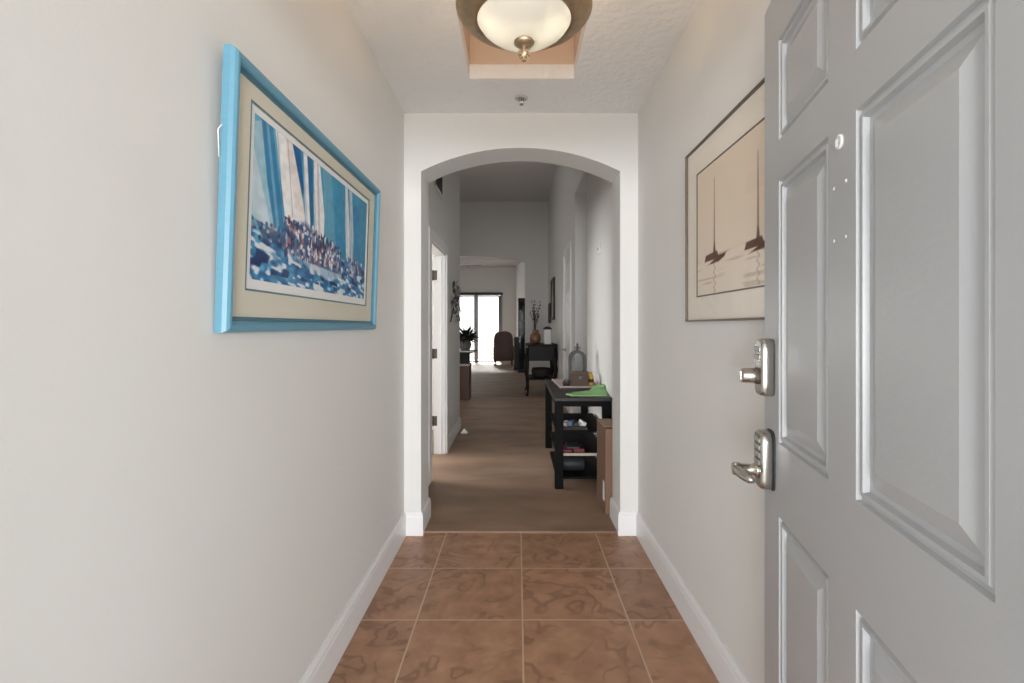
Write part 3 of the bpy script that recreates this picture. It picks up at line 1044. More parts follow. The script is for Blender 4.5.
b = bm_new(); lathe(b, [(0, RZ), (.065, RZ), (.06, RZ - .018), (.02, RZ - .03), (0, RZ - .03)], LX, LY, 32)
make('canopy', b, 'bronze', lamp)
BZ = 2.200
for s in (-1, 1):
    li = bpy.data.lights.new('bulb_light', 'POINT'); li.energy = 1.7; li.color = (1, .70, .42); li.shadow_soft_size = .014
    lo = bpy.data.objects.new('bulb_light', li); lo.location = (LX + s * .072, LY - .02, BZ + .012); COL.objects.link(lo)
    lo.parent = lamp; lo.matrix_parent_inverse = Matrix.Translation((-LX, -LY, -RZ))

# fire sprinkler
sx, sy = .023, 2.84
sp = thing('fire_sprinkler', 'small round sprinkler head in the ceiling before the arch', 'sprinkler', (sx, sy, ZC))
b = bm_new(); lathe(b, [(0, ZC + .001), (.038, ZC), (.036, ZC - .005), (.022, ZC - .008), (.02, ZC - .004), (0, ZC - .004)], sx, sy, 32)
make('escutcheon', b, 'plate', sp)
b = bm_new()
for s in (-1, 1):
    tube(b, [(sx + s * .010, sy, ZC - .004), (sx + s * .012, sy, ZC - .018), (sx, sy, ZC - .034)], .0028, 8)
tube(b, [(sx, sy, ZC - .004), (sx, sy, ZC - .036)], .003, 8)
lathe(b, [(0, ZC - .036), (.013, ZC - .0365), (.013, ZC - .039), (0, ZC - .040)], sx, sy, 20)
make('deflector', b, 'nickel', sp)

# air grille on left hall wall
b = bm_new(); vy0, vy1, vz0, vz1 = 4.29, 4.74, 2.50, 2.74
v_ = thing('air_vent', 'white louvred return vent high on the left hall wall', 'vent', (XH, (vy0 + vy1) / 2, vz0))
frame = bm_new()
for q in ((vy0, vz0, vy1, vz0 + .025), (vy0, vz1 - .025, vy1, vz1), (vy0, vz0, vy0 + .025, vz1), (vy1 - .025, vz0, vy1, vz1)):
    box(frame, XH, q[0], q[1], XH + .010, q[2], q[3], .002)
make('frame', frame, 'trim', v_)
box(b, XH, vy0 + .02, vz0 + .02, XH + .0015, vy1 - .02, vz1 - .02); make('backing', b, 'slate', v_)
b = bm_new()
for i in range(10):
    z = vz0 + .032 + i * .018
    prism(b, [(XH + .001, z + .008), (XH + .0025, z + .008), (XH + .009, z), (XH + .0075, z)], vy0 + .025, vy1 - .025, 'y')
make('louvres', b, 'grey', v_)

# round chime sensor on right hall wall
b = bm_new()
lathe(b, [(.046, 0), (.045, -.010), (.036, -.016), (.030, -.0165), (0, -.0165)], XR, 4.44, 32, 'x', 1.975)
sen = thing('wall_sensor', 'small round white sensor high on the wall above console table', 'sensor', (XR, 4.44, 1.93))
make('housing', b, 'wall', sen)
b = bm_new(); lathe(b, [(.012, -.0165), (.011, -.021), (0, -.022)], XR, 4.44, 16, 'x', 1.975); make('button', b, 'grey', sen)

# ------------------------------------------------------------------ near console table and what it carries
tx0, tx1, ty0, ty1, tz = .288, .736, 3.85, 5.22, .725
tab = thing('console_table', 'long black console table with shelves against the right hall wall', 'table', ((tx0 + tx1) / 2, (ty0 + ty1) / 2, CZ))
b = bm_new(); box(b, tx0, ty0, tz - .028, tx1, ty1, tz, .004); make('tabletop', b, 'blackedge', tab)
for yy in (ty0 + .005, ty1 - .070):
    for xx in (tx0 + .005, tx1 - .070):
        b = bm_new(); box(b, xx, yy, CZ, xx + .065, yy + .065, tz - .028, .003); make('leg', b, 'black', tab)
b = bm_new()
for q in ((tx0 + .07, ty0 + .012, tx1 - .07, ty0 + .035), (tx0 + .07, ty1 - .035, tx1 - .07, ty1 - .012), (tx0 + .012, ty0 + .07, tx0 + .035, ty1 - .07), (tx1 - .035, ty0 + .07, tx1 - .012, ty1 - .07)):
    box(b, q[0], q[1], tz - .070, q[2], q[3], tz - .028)
make('apron', b, 'black', tab)
for z, ex in ((.455, 0), (.278, 0), (.09, 0)):
    b = bm_new(); box(b, tx0 + .02, ty0 + .07, z - .018, tx1 - .02, ty1 - .5, z, .002); make('shelf', b, 'black', tab)
b = bm_new(); box(b, tx0 + .07, ty0 + .062, .258, tx1 - .07, ty0 + .0695, .279); make('shelf_lip', b, 'cream', tab)['label'] = 'pale front edge of the middle shelf'

# basket of oddments on top shelf
bk = thing('basket', 'low dark basket of oddments on the upper shelf of console table', 'basket', (.46, 4.02, .455))
b = bm_new()
for q in ((.365, 3.94, .455, .555, 4.13, .462), (.365, 3.94, .462, .555, 3.948, .485), (.365, 4.122, .462, .555, 4.13, .485), (.365, 3.948, .462, .373, 4.122, .485), (.547, 3.948, .462, .555, 4.122, .485)):
    box(b, *q)
make('tray', b, 'basket', bk)
R_ = random.Random(4)
for i, (mm, nm, lb) in enumerate((('cream', 'wrapped_packet', 'cream packet lying in the dark shelf basket'), ('blue', 'wrapped_packet', 'blue packet lying in the dark shelf basket'),
                                  ('woodbox', 'small_box', 'brown box lying in the dark shelf basket'), ('white', 'folded_paper', 'white folded paper in the dark shelf basket'))):
    x_ = .392 + i * .042
    rot = Matrix.Translation((x_, 4.0, .486)) @ Matrix.Rotation(R_.uniform(-.5, .5), 4, 'Y') @ Matrix.Rotation(R_.uniform(-.6, .6), 4, 'Z')
    b = bm_new(); box(b, -.018, -.035, -.014, .018, .035, .024 + .01 * (i % 2), .003, rot=rot)
    solo(nm, b, mm, lb, 'packet')
for i, (x_, w_, h_, mm, lb) in enumerate(((.40, .075, .022, 'red', 'dark red box on the middle shelf, nearer the aisle'), (.49, .085, .028, 'red', 'taller dark red box on the middle shelf, nearer the wall'),
                                          (.445, .10, .016, 'charcoal', 'flat grey case lying on top of the red boxes'))):
    b = bm_new()
    z0 = .278 + (.0282 if i == 2 else 0); z0 += .0
    box(b, x_ - w_ / 2, 3.94, z0, x_ + w_ / 2, 4.10, z0 + h_, .002)
    solo('small_box' if i < 2 else 'flat_case', b, mm, lb, 'box' if i < 2 else 'case')
b = bm_new(); lathe(b, [(0, -.10), (.055, -.10), (.06, -.09), (.06, .09), (.055, .10), (0, .10)], .45, 4.10, 28, 'x', .15)
solo('paper_roll', b, 'charcoal', 'dark fat roll lying on the lowest shelf of console table', 'roll')
b = bm_new()
pts = [(.37, 4.16), (.395, 4.13), (.45, 4.30), (.42, 4.33)]
prism(b, pts, .456, .462, 'z')
solo('loose_paper', b, 'white', 'loose white sheet on the upper shelf behind the basket', 'paper')

# cardboard box
cb = thing('cardboard_box', 'tall narrow brown cardboard box standing beside the arch baseboard', 'box', (.665, 3.585, CZ))
b = bm_new(); box(b, .592, 3.335, CZ, .724, 3.69, .590, .003); make('carton', b, 'card', cb)
b = bm_new(); box(b, .590, 3.40, .590, .722, 3.69, .5935); make('top_flap', b, 'cardlight', cb)['label'] = 'lighter top flap'
b = bm_new(); box(b, .640, 3.3335, .50, .690, 3.3345, .5895); box(b, .640, 3.334, .5935, .690, 3.50, .5945); make('packing_tape', b, 'cardlight', cb)
b = bm_new(); box(b, .5905, 3.37, .09, .592, 3.43, .22); make('shipping_label', b, 'white', cb)

# green folder / crumpled bag
b = bm_new()
outl = [(.392, 4.03), (.43, 3.945), (.56, 3.935), (.71, 3.94), (.733, 4.00), (.733, 4.20), (.71, 4.24), (.655, 4.22), (.62, 4.14), (.47, 4.12)]
n = len(outl)
cen = b.verts.new((.56, 4.04, tz + .012))
lo_ = [b.verts.new((x, y, tz + .0005)) for x, y in outl]
up_ = [b.verts.new((.56 + (x - .56) * .97, 4.04 + (y - 4.04) * .97, tz + .010 + (.05 * max(0, y - 4.10) / .14 if x > .6 else 0))) for x, y in outl]
for i in range(n):
    b.faces.new((lo_[i], lo_[(i + 1) % n], up_[(i + 1) % n], up_[i])); b.faces.new((up_[i], up_[(i + 1) % n], cen))
b.faces.new(lo_)
for i in range(5):
    rot = Matrix.Translation((.66 + .015 * i, 4.17 + .012 * ((i * 7) % 3), tz + .03 + .006 * i)) @ Matrix.Rotation(.5 * i, 4, 'Z') @ Matrix.Rotation(.4 - .2 * i, 4, 'X')
    box(b, -.03, -.022, -.004, .03, .022, .004, .002, rot=rot)
solo('paper_bag', b, 'green', 'flat green bag with crumpled end on the front of the black table', 'bag')

# flat white-topped box
fb = thing('flat_carton', 'wide shallow dark carton with white lid lying on the black table', 'carton', (.54, 4.62, tz))
b = bm_new(); prism(b, [(.375, 4.31), (.718, 4.31), (.718, 4.95), (.345, 4.95)], tz, tz + .022, 'z'); make('tray', b, 'charcoal', fb)
b = bm_new(); prism(b, [(.372, 4.305), (.720, 4.305), (.720, 4.955), (.342, 4.955)], tz + .022, tz + .031, 'z'); make('lid', b, 'pink', fb)
ctz = tz + .031
wb = thing('wooden_box', 'small dark wooden box in front of the lantern on the black table', 'box', (.555, 4.42, ctz))
b = bm_new(); box(b, .482, 4.375, ctz, .628, 4.475, ctz + .105, .003); make('body', b, 'woodbox', wb)
b = bm_new(); box(b, .478, 4.371, ctz + .105, .632, 4.479, ctz + .120, .003); make('lid', b, 'walnut', wb)
b = bm_new(); box(b, .542, 4.3715, ctz + .06, .570, 4.375, ctz + .085, .001); make('plaque', b, 'grey', wb)
# yellow bottle
yb = thing('bottle', 'mustard yellow bottle right of the wooden box on black table', 'bottle', (.658, 4.43, ctz))
b = bm_new(); lathe(b, [(0, 0), (.021, 0), (.023, .006), (.023, .075), (.018, .088), (.010, .095), (.010, .102), (0, .102)], .658, 4.43, 24, cz=ctz); make('body', b, 'yellow', yb)
b = bm_new(); lathe(b, [(0, .102), (.012, .102), (.012, .118), (0, .118)], .658, 4.43, 20, cz=ctz); make('cap', b, 'yellow', yb)
b = bm_new(); lathe(b, [(.0236, .026), (.0238, .028), (.0238, .054), (.0236, .056)], .658, 4.43, 24, cz=ctz); make('band', b, 'blackmat', yb)
# lantern (arched cage with finial)
lx, ly = .556, 4.60
ln = thing('lantern', 'grey arched cage lantern with finial behind the wooden box', 'lantern', (lx, ly, ctz))
hw = .076
b = bm_new()
box(b, lx - hw - .006, ly - .06, ctz, lx + hw + .006, ly + .06, ctz + .02, .003)
for sx_ in (-1, 1):
    for sy_ in (-1, 1):
        box(b, lx + sx_ * (hw - .008) - .009, ly + sy_ * .047 - .008, ctz + .02, lx + sx_ * (hw - .008) + .009, ly + sy_ * .047 + .008, ctz + .23)
for yy in (ly - .047, ly + .047):
    o_ = [(lx + hw * math.cos(a), ctz + .23 + .070 * math.sin(a)) for a in np.linspace(0, PI, 17)]
    i_ = [(lx + (hw - .018) * math.cos(a), ctz + .215 + .062 * math.sin(a)) for a in np.linspace(PI, 0, 17)]
    for k in range(16):
        prism(b, [o_[k], o_[k + 1], i_[15 - k], i_[16 - k]], yy - .008, yy + .008, 'y')
for a in np.linspace(.15, PI - .15, 9):
    tube(b, [(lx + hw * math.cos(a) * .98, ly - .05, ctz + .23 + .069 * math.sin(a)), (lx + hw * math.cos(a) * .98, ly + .05, ctz + .23 + .069 * math.sin(a))], .006, 6)
make('cage', b, 'pewter', ln)
b = bm_new()
lathe(b, [(.030, .288), (.022, .302), (.010, .310), (.007, .318), (.016, .326), (.017, .332), (.007, .342), (.011, .350), (.011, .356), (.003, .372), (0, .374)], lx, ly, 20, cz=ctz)
for s in (-1, 1):
    tube(b, [(lx + s * .004, ly, ctz + .312), (lx + s * .026, ly, ctz + .318), (lx + s * .028, ly, ctz + .334), (lx + s * .016, ly, ctz + .336)], .004, 6)
make('finial', b, 'pewter', ln)
b = bm_new()
box(b, lx - hw + .014, ly - .046, ctz + .02, lx + hw - .014, ly - .044, ctz + .262); box(b, lx - hw + .014, ly + .044, ctz + .02, lx + hw - .014, ly + .046, ctz + .262)
make('glass', b, 'clear', ln)
# black iron trinket left of the box
b = bm_new()
box(b, .402, 4.36, ctz, .470, 4.41, ctz + .012, .002)
for i in range(5):
    tube(b, [(.407 + .0145 * i, 4.385, ctz + .01), (.403 + .0155 * i, 4.38, ctz + .032 + .012 * (i % 2)), (.412 + .0145 * i, 4.385, ctz + .040 + .01 * (i % 2))], [.006, .005, .003], 8)
    blob(b, (.412 + .0145 * i, 4.385, ctz + .041 + .01 * (i % 2)), (.006, .006, .006), 1)
solo('iron_trinket', b, 'blackmat', 'small black spiky iron trinket left of the wooden box', 'trinket')
b = bm_new(); box(b, .69, 4.40, ctz, .716, 4.47, ctz + .03, .004)
solo('small_packet', b, 'pink', 'pale pink packet right of the yellow bottle on black table', 'packet')

# ------------------------------------------------------------------ left hall wall: metal sculpture, tissue
wa = thing('wall_sculpture', 'silver metal scroll sculpture on the wall past the left doorway', 'wall art', (XH, 5.6, 1.29))
b = bm_new()
R_ = random.Random(11)
for i in range(9):
    cy = 5.30 + .6 * R_.random(); cz = 1.36 + .36 * R_.random(); rr_ = R_.uniform(.05, .10)
    pts = [(XH + .012 + .035 * abs(math.sin(a * .8 + i)), cy + rr_ * (1 - .12 * k) * math.cos(a + i), cz + rr_ * (1 - .12 * k) * math.sin(a + i)) for k, a in enumerate(np.linspace(0, 5.2, 9))]
    tube(b, pts, [.008] * 8 + [.004], 6)
tube(b, [(XH + .006, 5.28, 1.33), (XH + .02, 5.45, 1.5), (XH + .01, 5.62, 1.52), (XH + .02, 5.78, 1.6), (XH + .006, 5.92, 1.76)], .009, 6)
make('scrolls', b, 'pewter', wa)
for i in range(10):
    a = R_.uniform(0, 2 * PI); cy = 5.30 + .6 * (i + .5) / 10; cz = 1.33 + .41 * R_.random()
    b = bm_new()
    rot = Matrix.Translation((XH + .034, cy, cz)) @ Matrix.Rotation(a, 4, 'X') @ Matrix.Rotation(R_.uniform(-.3, .3), 4, 'Y')
    t = bmesh.new(); bmesh.ops.create_icosphere(t, subdivisions=2, radius=1)
    for v in t.verts:
        v.co = rot @ Vector((v.co.x * .007 + .012 * v.co.z ** 2, v.co.y * .028 * (1 - .4 * v.co.z), v.co.z * .075))
    for f in t.faces:
        f.smooth = True
    merge(b, t)
    make('leaf', b, 'silver', wa)
b = bm_new()
base = [(-.675, 5.86), (-.60, 5.84), (-.585, 5.90), (-.64, 5.95)]
lo_ = [b.verts.new((x, y, CZ + .002)) for x, y in base]
tp = b.verts.new((-.635, 5.885, CZ + .06)); tp2 = b.verts.new((-.605, 5.88, CZ + .028))
for f in ((lo_[0], lo_[1], tp2), (lo_[1], lo_[2], tp2), (lo_[2], tp, tp2), (lo_[0], tp2, tp), (lo_[2], lo_[3], tp), (lo_[3], lo_[0], tp), (lo_[3], lo_[2], lo_[1], lo_[0])):
    b.faces.new(f)
solo('crumpled_tissue', b, 'white', 'crumpled white tissue on the carpet by the left baseboard', 'tissue')

# ------------------------------------------------------------------ left pedestal table, vase, plant (past wall end)
kx0, kx1, ky0, ky1 = -1.10, -.83, 8.5, 8.9
pt = thing('pedestal_table', 'narrow brown pedestal stand with pale top beyond the left wall', 'table', (-.96, 8.7, CZ))
b = bm_new(); box(b, kx0, ky0, CZ, kx1, ky1, .60, .006); make('cabinet', b, 'walnut', pt)
b = bm_new(); box(b, kx0 - .01, ky0 - .01, .60, kx1 + .01, ky1 + .01, .635, .006); make('moulding', b, 'cream', pt)
b = bm_new(); box(b, kx0 + .03, ky0 + .03, .635, kx1 - .02, ky1 - .03, .815, .004); make('column', b, 'blackmat', pt)
b = bm_new(); box(b, kx0 - .1, ky0 - .09, .842, kx1 + .08, ky1 + .09, .858, .004); make('tabletop', b, 'white', pt)['label'] = 'pale table top'
b = bm_new(); prism(b, [(kx0 - .1, .815), (kx1 + .02, .815), (kx1 + .115, .845), (kx1 + .115, .856), (kx1 + .081, .842), (kx0 - .1, .842)], ky0 - .1, ky1 + .1, 'y'); make('top_edge', b, 'blackmat', pt)
vs = thing('potted_plant', 'dark leafy plant in a grey vase on the left pedestal stand', 'plant', (-.92, 8.7, .858))
b = bm_new(); lathe(b, [(0, 0), (.075, 0), (.105, .06), (.11, .12), (.085, .19), (.065, .22), (.075, .24), (0, .24)], -.92, 8.7, 28, cz=.858); make('vase', b, 'grey', vs)
b = bm_new()
R_ = random.Random(3)
for i in range(120):
    a = R_.uniform(0, 2 * PI); L = R_.uniform(.10, .30); el = R_.uniform(-.35, 1.0)
    d = Vector((math.cos(a) * math.cos(el), math.sin(a) * math.cos(el), math.sin(el)))
    p0 = Vector((-.92, 8.7, 1.09)) + d * .03; p1 = p0 + d * L + Vector((0, 0, -.03 * math.cos(el)))
    s = d.cross(Vector((0, 0, 1))).normalized() * R_.uniform(.018, .034); q = (p0 + p1) / 2 + Vector((0, 0, .015))
    vs_ = [b.verts.new(p) for p in (p0, q - s, p1, q + s, q + Vector((0, 0, .01)))]
    for k in ((0, 1, 4), (1, 2, 4), (2, 3, 4), (3, 0, 4), (0, 3, 2, 1)):
        b.faces.new([vs_[j] for j in k])
make('foliage', b, 'leaf', vs)
b = bm_new()
for x0, x1, z0, z1 in ((-1.02, -.72, 1.075, 1.19),):
    box(b, x0, 8.6, z0, x1, 8.8, z1, .02)
b.free()

# ------------------------------------------------------------------ far mahogany console, its objects
fx0, fx1, fy0, fy1, ftz = .155, .705, 9.0, 9.95, .955
ft = thing('hall_chest', 'dark mahogany chest on curved legs past the closed door', 'chest', (.43, 9.5, CZ))
b = bm_new(); box(b, fx0 - .015, fy0 - .015, ftz - .025, fx1 + .02, fy1 + .015, ftz, .006); make('top', b, 'mahog', ft)
b = bm_new(); box(b, fx0 + .02, fy0 + .01, ftz - .30, fx1, fy1 - .01, ftz - .025, .01); make('carcass', b, 'mahog', ft)
b = bm_new(); box(b, fx0 + .012, fy0 + .08, ftz - .27, fx0 + .021, fy1 - .08, ftz - .06, .004)
dr = make('drawer', b, 'mahog', ft)
b = bm_new(); lathe(b, [(.012, 0), (.016, -.014), (.012, -.022), (0, -.023)], fx0 + .012, 9.47, 16, 'x', ftz - .16); make('knob', b, 'copper', dr)
for xx, sx_ in ((fx0 + .03, -1), (fx1 - .03, 1)):
    for yy, sy_ in ((fy0 + .03, -1), (fy1 - .03, 1)):
        b = bm_new()
        tube(b, [(xx, yy, ftz - .06), (xx + sx_ * .004, yy + sy_ * .004, ftz - .32), (xx + sx_ * .018, yy + sy_ * .018, ftz - .45), (xx + sx_ * .006, yy + sy_ * .006, ftz - .65), (xx - sx_ * .006, yy - sy_ * .006, ftz - .82),
                 (xx + sx_ * .004, yy + sy_ * .004, ftz - .91), (xx + sx_ * .016, yy + sy_ * .016, CZ)], [.030, .034, .042, .030, .022, .022, .030], 10)
        make('leg', b, 'mahog', ft)
b = bm_new(); box(b, fx0 + .03, fy0 + .04, .30, fx1 - .03, fy1 - .04, .325, .004); make('shelf', b, 'mahog', ft)
b = bm_new(); lathe(b, [(0, 0), (.14, 0), (.17, .05), (.18, .13), (.165, .18), (.155, .18), (.16, .05), (0, .02)], .44, 9.3, 28, cz=.325)
solo('storage_basket', b, 'basket', 'dark round basket on the shelf under the mahogany chest', 'basket')
va = thing('copper_vase', 'mottled copper vase of bare twigs on the mahogany chest', 'vase', (.32, 9.2, ftz))
b = bm_new(); lathe(b, [(0, 0), (.07, 0), (.095, .03), (.105, .10), (.095, .17), (.068, .21), (.06, .235), (.072, .26), (.06, .26), (.05, .23), (0, .23)], .33, 9.2, 28, cz=ftz); make('body', b, 'copper', va)
b = bm_new(); R_ = random.Random(8)
for i in range(13):
    a = R_.uniform(0, 2 * PI); sp_ = R_.uniform(.03, .15); hh = R_.uniform(.30, .62)
    p = [(.32, 9.2, ftz + .1), (.32 + .3 * sp_ * math.cos(a), 9.2 + .3 * sp_ * math.sin(a), ftz + .28 + .2 * hh), (.32 + sp_ * math.cos(a), 9.2 + sp_ * math.sin(a), ftz + .2 + hh)]
    tube(b, p, [.004, .003, .002], 5)
    for k in range(5):
        f_ = .35 + .15 * k
        q = Vector(p[1]).lerp(Vector(p[2]), f_)
        blob(b, q + Vector((R_.uniform(-.02, .02), R_.uniform(-.02, .02), 0)), (.011, .011, .015), 1)
make('twigs', b, 'twig', va)
cl = thing('candle_lantern', 'square white candle lantern with black lid on the mahogany chest', 'lantern', (.555, 9.2, ftz))
b = bm_new(); box(b, .49, 9.14, ftz, .62, 9.27, ftz + .27, .006); make('body', b, 'white', cl)
b = bm_new(); prism(b, [(.475, ftz + .27), (.635, ftz + .27), (.635, ftz + .29), (.58, ftz + .325), (.53, ftz + .325), (.475, ftz + .29)], 9.125, 9.285, 'y'); make('lid', b, 'blackmat', cl)
# wall pictures
for i, (yy0, yy1, z0, z1, lb) in enumerate(((9.77, 10.6, 1.42, 2.26, 'larger black framed picture on the right wall above mahogany chest'), (10.85, 11.4, 1.36, 1.80, 'smaller black framed picture at the far end of right wall'))):
    q = thing('wall_picture', lb, 'picture', (XR, (yy0 + yy1) / 2, z0), (0, 0, PI))
    w_ = (yy1 - yy0) / 2
    b = bm_new(); frame_ring(b, -w_, w_, 0, z1 - z0, [(0, 0), (0, .03), (.03, .035), (.05, .022), (.05, 0)]); make('frame', b, 'blackmat', q, local=True)
    b = bm_new(); box(b, .004, -w_ + .045, .045, .014, w_ - .045, z1 - z0 - .045); make('canvas', b, 'walnut', q, local=True)

# ------------------------------------------------------------------ far room
cab = thing('display_cabinet', 'tall narrow black display cabinet just inside the far room', 'cabinet', (.16, 13.75, CZ))
b = bm_new()
box(b, .015, 13.6, CZ, .40, 13.95, .12); box(b, .015, 13.6, 1.96, .40, 13.95, 2.06, .008); box(b, .025, 13.92, .12, .39, 13.94, 1.96)
for x_ in (.02, .365):
    for y_ in (13.605, 13.905):
        box(b, x_, y_, .12, x_ + .03, y_ + .03, 1.96)
make('carcass', b, 'blackmat', cab)
b = bm_new(); box(b, .05, 13.61, .12, .365, 13.616, 1.96); make('glass_door', b, 'dimglass', cab)
for z in (.55, .95, 1.35, 1.68):
    b = bm_new(); box(b, .03, 13.63, z, .385, 13.92, z + .015); make('shelf', b, 'charcoal', cab)
R_ = random.Random(5)
for i, z in enumerate((.565, .965, 1.365, 1.695)):
    b = bm_new(); lathe(b, [(0, 0), (.03, 0), (.045, .05), (.03, .11), (.015, .14), (.02, .16), (0, .16)], .14 + .03 * (i % 2), 13.76, 16, cz=z)
    solo('ornament', b, 'grey' if i % 2 else 'leaf', ['dark ornament on the lowest cabinet shelf', 'grey ornament on the second cabinet shelf', 'dark ornament on the third cabinet shelf', 'grey ornament on the top cabinet shelf'][i], 'ornament')
spk = thing('floor_speaker', 'black floor speaker standing left of the tall cabinet', 'speaker', (-.04, 14.5, CZ))
b = bm_new(); box(b, -.10, 14.4, CZ + .02, .028, 14.7, .97, .01); make('cabinet', b, 'blackmat', spk)
b = bm_new(); box(b, -.12, 14.38, CZ, .045, 14.72, CZ + .02); make('plinth', b, 'charcoal', spk)
b = bm_new(); box(b, -.092, 14.395, .10, .02, 14.401, .95, .002); make('grille', b, 'charcoal', spk)

# brown high-back chair
ch = thing('armchair', 'brown high-backed upholstered chair before the sliding glass door', 'chair', (-.46, 16.3, CZ))
b = bm_new()
prof = [(-.30, .16), (-.315, .5), (-.315, .86), (-.29, 1.0), (-.22, 1.09), (-.10, 1.13), (.10, 1.13), (.22, 1.09), (.29, 1.0), (.315, .86), (.315, .5), (.30, .16)]
t = bmesh.new(); prism(t, [(-.46 + x, z) for x, z in prof], 16.10, 16.24, 'y')
bmesh.ops.bevel(t, geom=[e for e in t.edges], offset=.03, segments=3, affect='EDGES', profile=.5)
for f in t.faces:
    f.smooth = True
merge(b, t); make('backrest', b, 'leather', ch)
b = bm_new(); box(b, -.74, 16.24, .26, -.18, 16.72, .47, .04, 3); make('seat', b, 'leather', ch)
for s in (-1, 1):
    b = bm_new(); box(b, -.46 + s * .29 - .05, 16.22, .16, -.46 + s * .29 + .05, 16.70, .64, .035, 3); make('arm', b, 'leather', ch)
    for yy in (16.16, 16.66):
        b = bm_new(); tube(b, [(-.46 + s * .27, yy, .18), (-.46 + s * .285, yy, CZ)], [.028, .018], 10); make('leg', b, 'mahog', ch)
# small white item by the chair
b = bm_new(); lathe(b, [(0, 0), (.05, 0), (.055, .04), (.05, .14), (.03, .18), (0, .18)], -.095, 16.0, 16, cz=CZ)
solo('floor_jug', b, 'cream', 'small pale jug on the carpet right of the brown chair', 'jug')

# ceiling fan
fn = thing('ceiling_fan', 'white ceiling fan hanging in the far room', 'fan', (-1.80, 15.0, 3.42))
b = bm_new(); tube(b, [(-1.8, 15, 3.42), (-1.8, 15, 3.18)], .018, 12); lathe(b, [(0, 3.42), (.07, 3.42), (.06, 3.37), (.02, 3.35), (0, 3.35)], -1.8, 15, 24); make('downrod', b, 'fan', fn)
b = bm_new(); lathe(b, [(0, 3.19), (.08, 3.19), (.12, 3.15), (.12, 3.09), (.08, 3.06), (.07, 3.02), (.05, 2.98), (0, 2.97)], -1.8, 15, 28); make('motor', b, 'fan', fn)
for k in range(5):
    a = 2 * PI * k / 5 + .02
    rot = Matrix.Translation((-1.8, 15, 3.11)) @ Matrix.Rotation(a, 4, 'Z') @ Matrix.Rotation(.42, 4, 'X')
    t = bmesh.new(); prism(t, [(.10, -.04), (.2, -.075), (.66, -.09), (.72, -.05), (.72, .05), (.66, .09), (.2, .075), (.10, .04)], -.007, .007, 'z')
    bmesh.ops.transform(t, matrix=rot, verts=t.verts[:])
    b = bm_new(); merge(b, t); make('blade', b, 'fan', fn)

# sliding glass door, roller shades, railing outside
wx0, wx1, wz = -2.85, -.545, 2.50
win = thing('window_1', 'sliding glass door letting in white daylight at the far end', 'window', ((wx0 + wx1) / 2, 17.8, CZ), kind='structure')
b = bm_new()
box(b, wx0, 17.78, CZ, wx0 + .06, 17.9, wz); box(b, wx1 - .06, 17.78, CZ, wx1, 17.9, wz); box(b, wx0, 17.78, CZ, wx1, 17.9, CZ + .05)
make('frame', b, 'slider', win)
b = bm_new(); box(b, wx0 - .05, 17.74, wz - .09, wx1 + .02, 17.9, wz); make('header', b, 'topline', win)
for x_ in (-1.56,):
    b = bm_new(); box(b, x_, 17.79, CZ + .05, x_ + .14, 17.88, wz - .09); make('meeting_stile', b, 'slider', win)
for a_, c_ in ((wx0 + .06, -1.56), (-1.42, wx1 - .06)):
    b = bm_new(); box(b, a_, 17.835, CZ + .05, c_, 17.841, wz - .09); make('glass_pane', b, 'clear', win)
for a_, c_, lb in ((wx0 + .07, -1.565, 'white roller shade on the left pane of sliding door'), (-1.415, wx1 - .14, 'white roller shade on the right pane of sliding door')):
    sh = thing('roller_shade', lb, 'shade', ((a_ + c_) / 2, 17.77, wz - .1), group=None)
    b = bm_new(); box(b, a_, 17.765, .64, c_, 17.768, wz - .09); make('cloth', b, 'shade', sh)
    b = bm_new(); box(b, a_, 17.755, .61, c_, 17.775, .64, .004); make('bottom_bar', b, 'slider', sh)
b = bm_new(); 
for i in range(4):
    lathe(b, [(.022, .10), (.022, 2.38)], wx1 - .115 + i * .022, 17.75 + .008 * (i % 2), 10)
cu = solo('curtain', b, 'slider', 'narrow grey gathered curtain at the right edge of sliding door', 'curtain')
rl = thing('patio_railing', 'white railing outside the sliding glass door', 'railing', (-1.7, 21.0, -.02))
b = bm_new(); box(b, -4, 20.97, .86, .6, 21.03, .92); box(b, -4, 20.98, .08, .6, 21.02, .12); make('rails', b, 'white', rl)
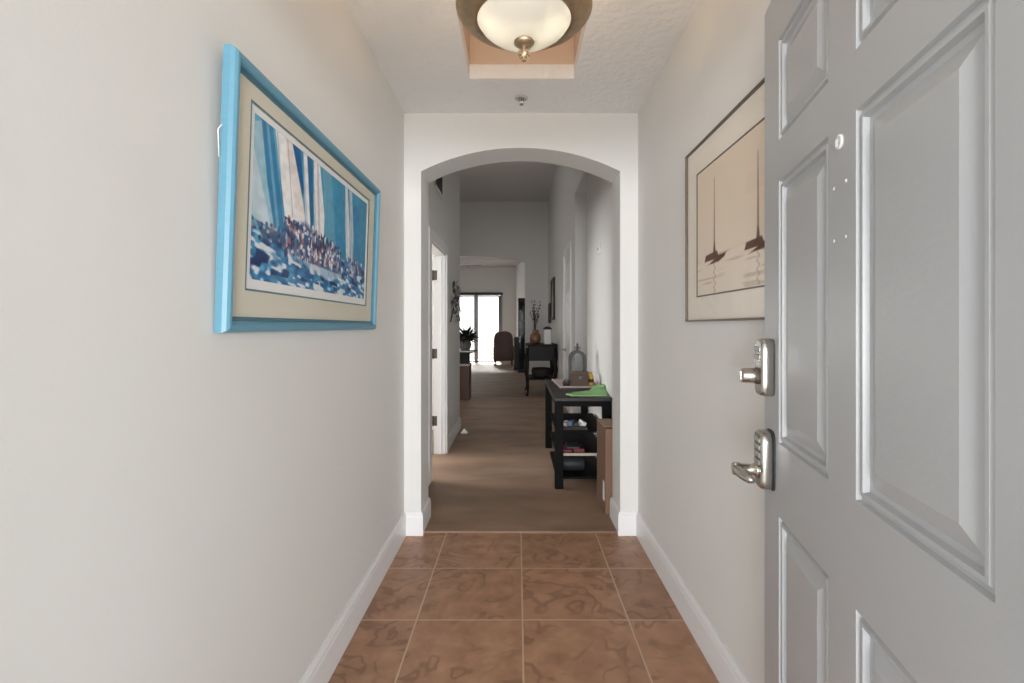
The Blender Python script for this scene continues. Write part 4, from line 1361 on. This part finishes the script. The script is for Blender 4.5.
for i in range(40):
    x_ = -3.95 + i * .115
    b = bm_new(); box(b, x_, 20.99, .12, x_ + .02, 21.01, .86); make('baluster', b, 'white', rl)
for x_ in (-4, -1.75, .5):
    b = bm_new(); box(b, x_, 20.95, -.02, x_ + .09, 21.05, .98); make('post', b, 'white', rl)

# ------------------------------------------------------------------ light
w = bpy.data.worlds.new('sky'); scene.world = w; w.use_nodes = True
bg = w.node_tree.nodes['Background']
bg.inputs['Color'].default_value = (.94, .97, 1.0, 1)
bg.inputs['Strength'].default_value = .42


def area(name, loc, rot, sx_, sy_, e, col=(1, 1, 1)):
    li = bpy.data.lights.new(name, 'AREA'); li.shape = 'RECTANGLE'; li.size = sx_; li.size_y = sy_; li.energy = e; li.color = col
    o = bpy.data.objects.new(name, li); o.location = loc; o.rotation_euler = rot; COL.objects.link(o)
    return o


# added area lamps out of view: fill for the entry, hall and far room
area('entry_fill', (0, -8.0, 1.25), (PI / 2, 0, 0), 9.0, 2.3, 620, (.95, .975, 1))  # unseen panel behind the camera, added as fill for the entry
area('side_room_fill', (-3.9, 4.6, 1.5), (0, -PI / 2, 0), 1.5, 1.6, 40)  # added lamp standing in for daylight; this room has no window
area('great_room_fill', (-3.2, 7.4, 1.9), (0, -PI / 2, 0), 1.6, 1.4, 8.5, (1, .96, .92))  # added lamp in mid-room to brighten the right wall, not a window
area('side_hall_fill', (2.5, 5.82, 1.5), (0, PI / 2, 0), 1.4, .8, .3)  # weak added lamp at the passage end; no window built
area('sun_room_fill', (-5.0, 15.0, 1.5), (0, -PI / 2, 0), 2.0, 3.6, 8)  # added lamp beside the solid left wall; no window built there
su = bpy.data.lights.new('sun', 'SUN'); su.energy = 8.0; su.angle = .15; su.color = (1, .97, .93)
so = bpy.data.objects.new('sun', su); so.rotation_euler = (math.radians(-59), 0, math.radians(6)); COL.objects.link(so)

vs_ = scene.view_settings
scene.display_settings.display_device = 'sRGB'
vs_.view_transform = 'Standard'
vs_.look = 'None'
vs_.exposure = 1.48
vs_.gamma = 1
vs_.use_curve_mapping = False
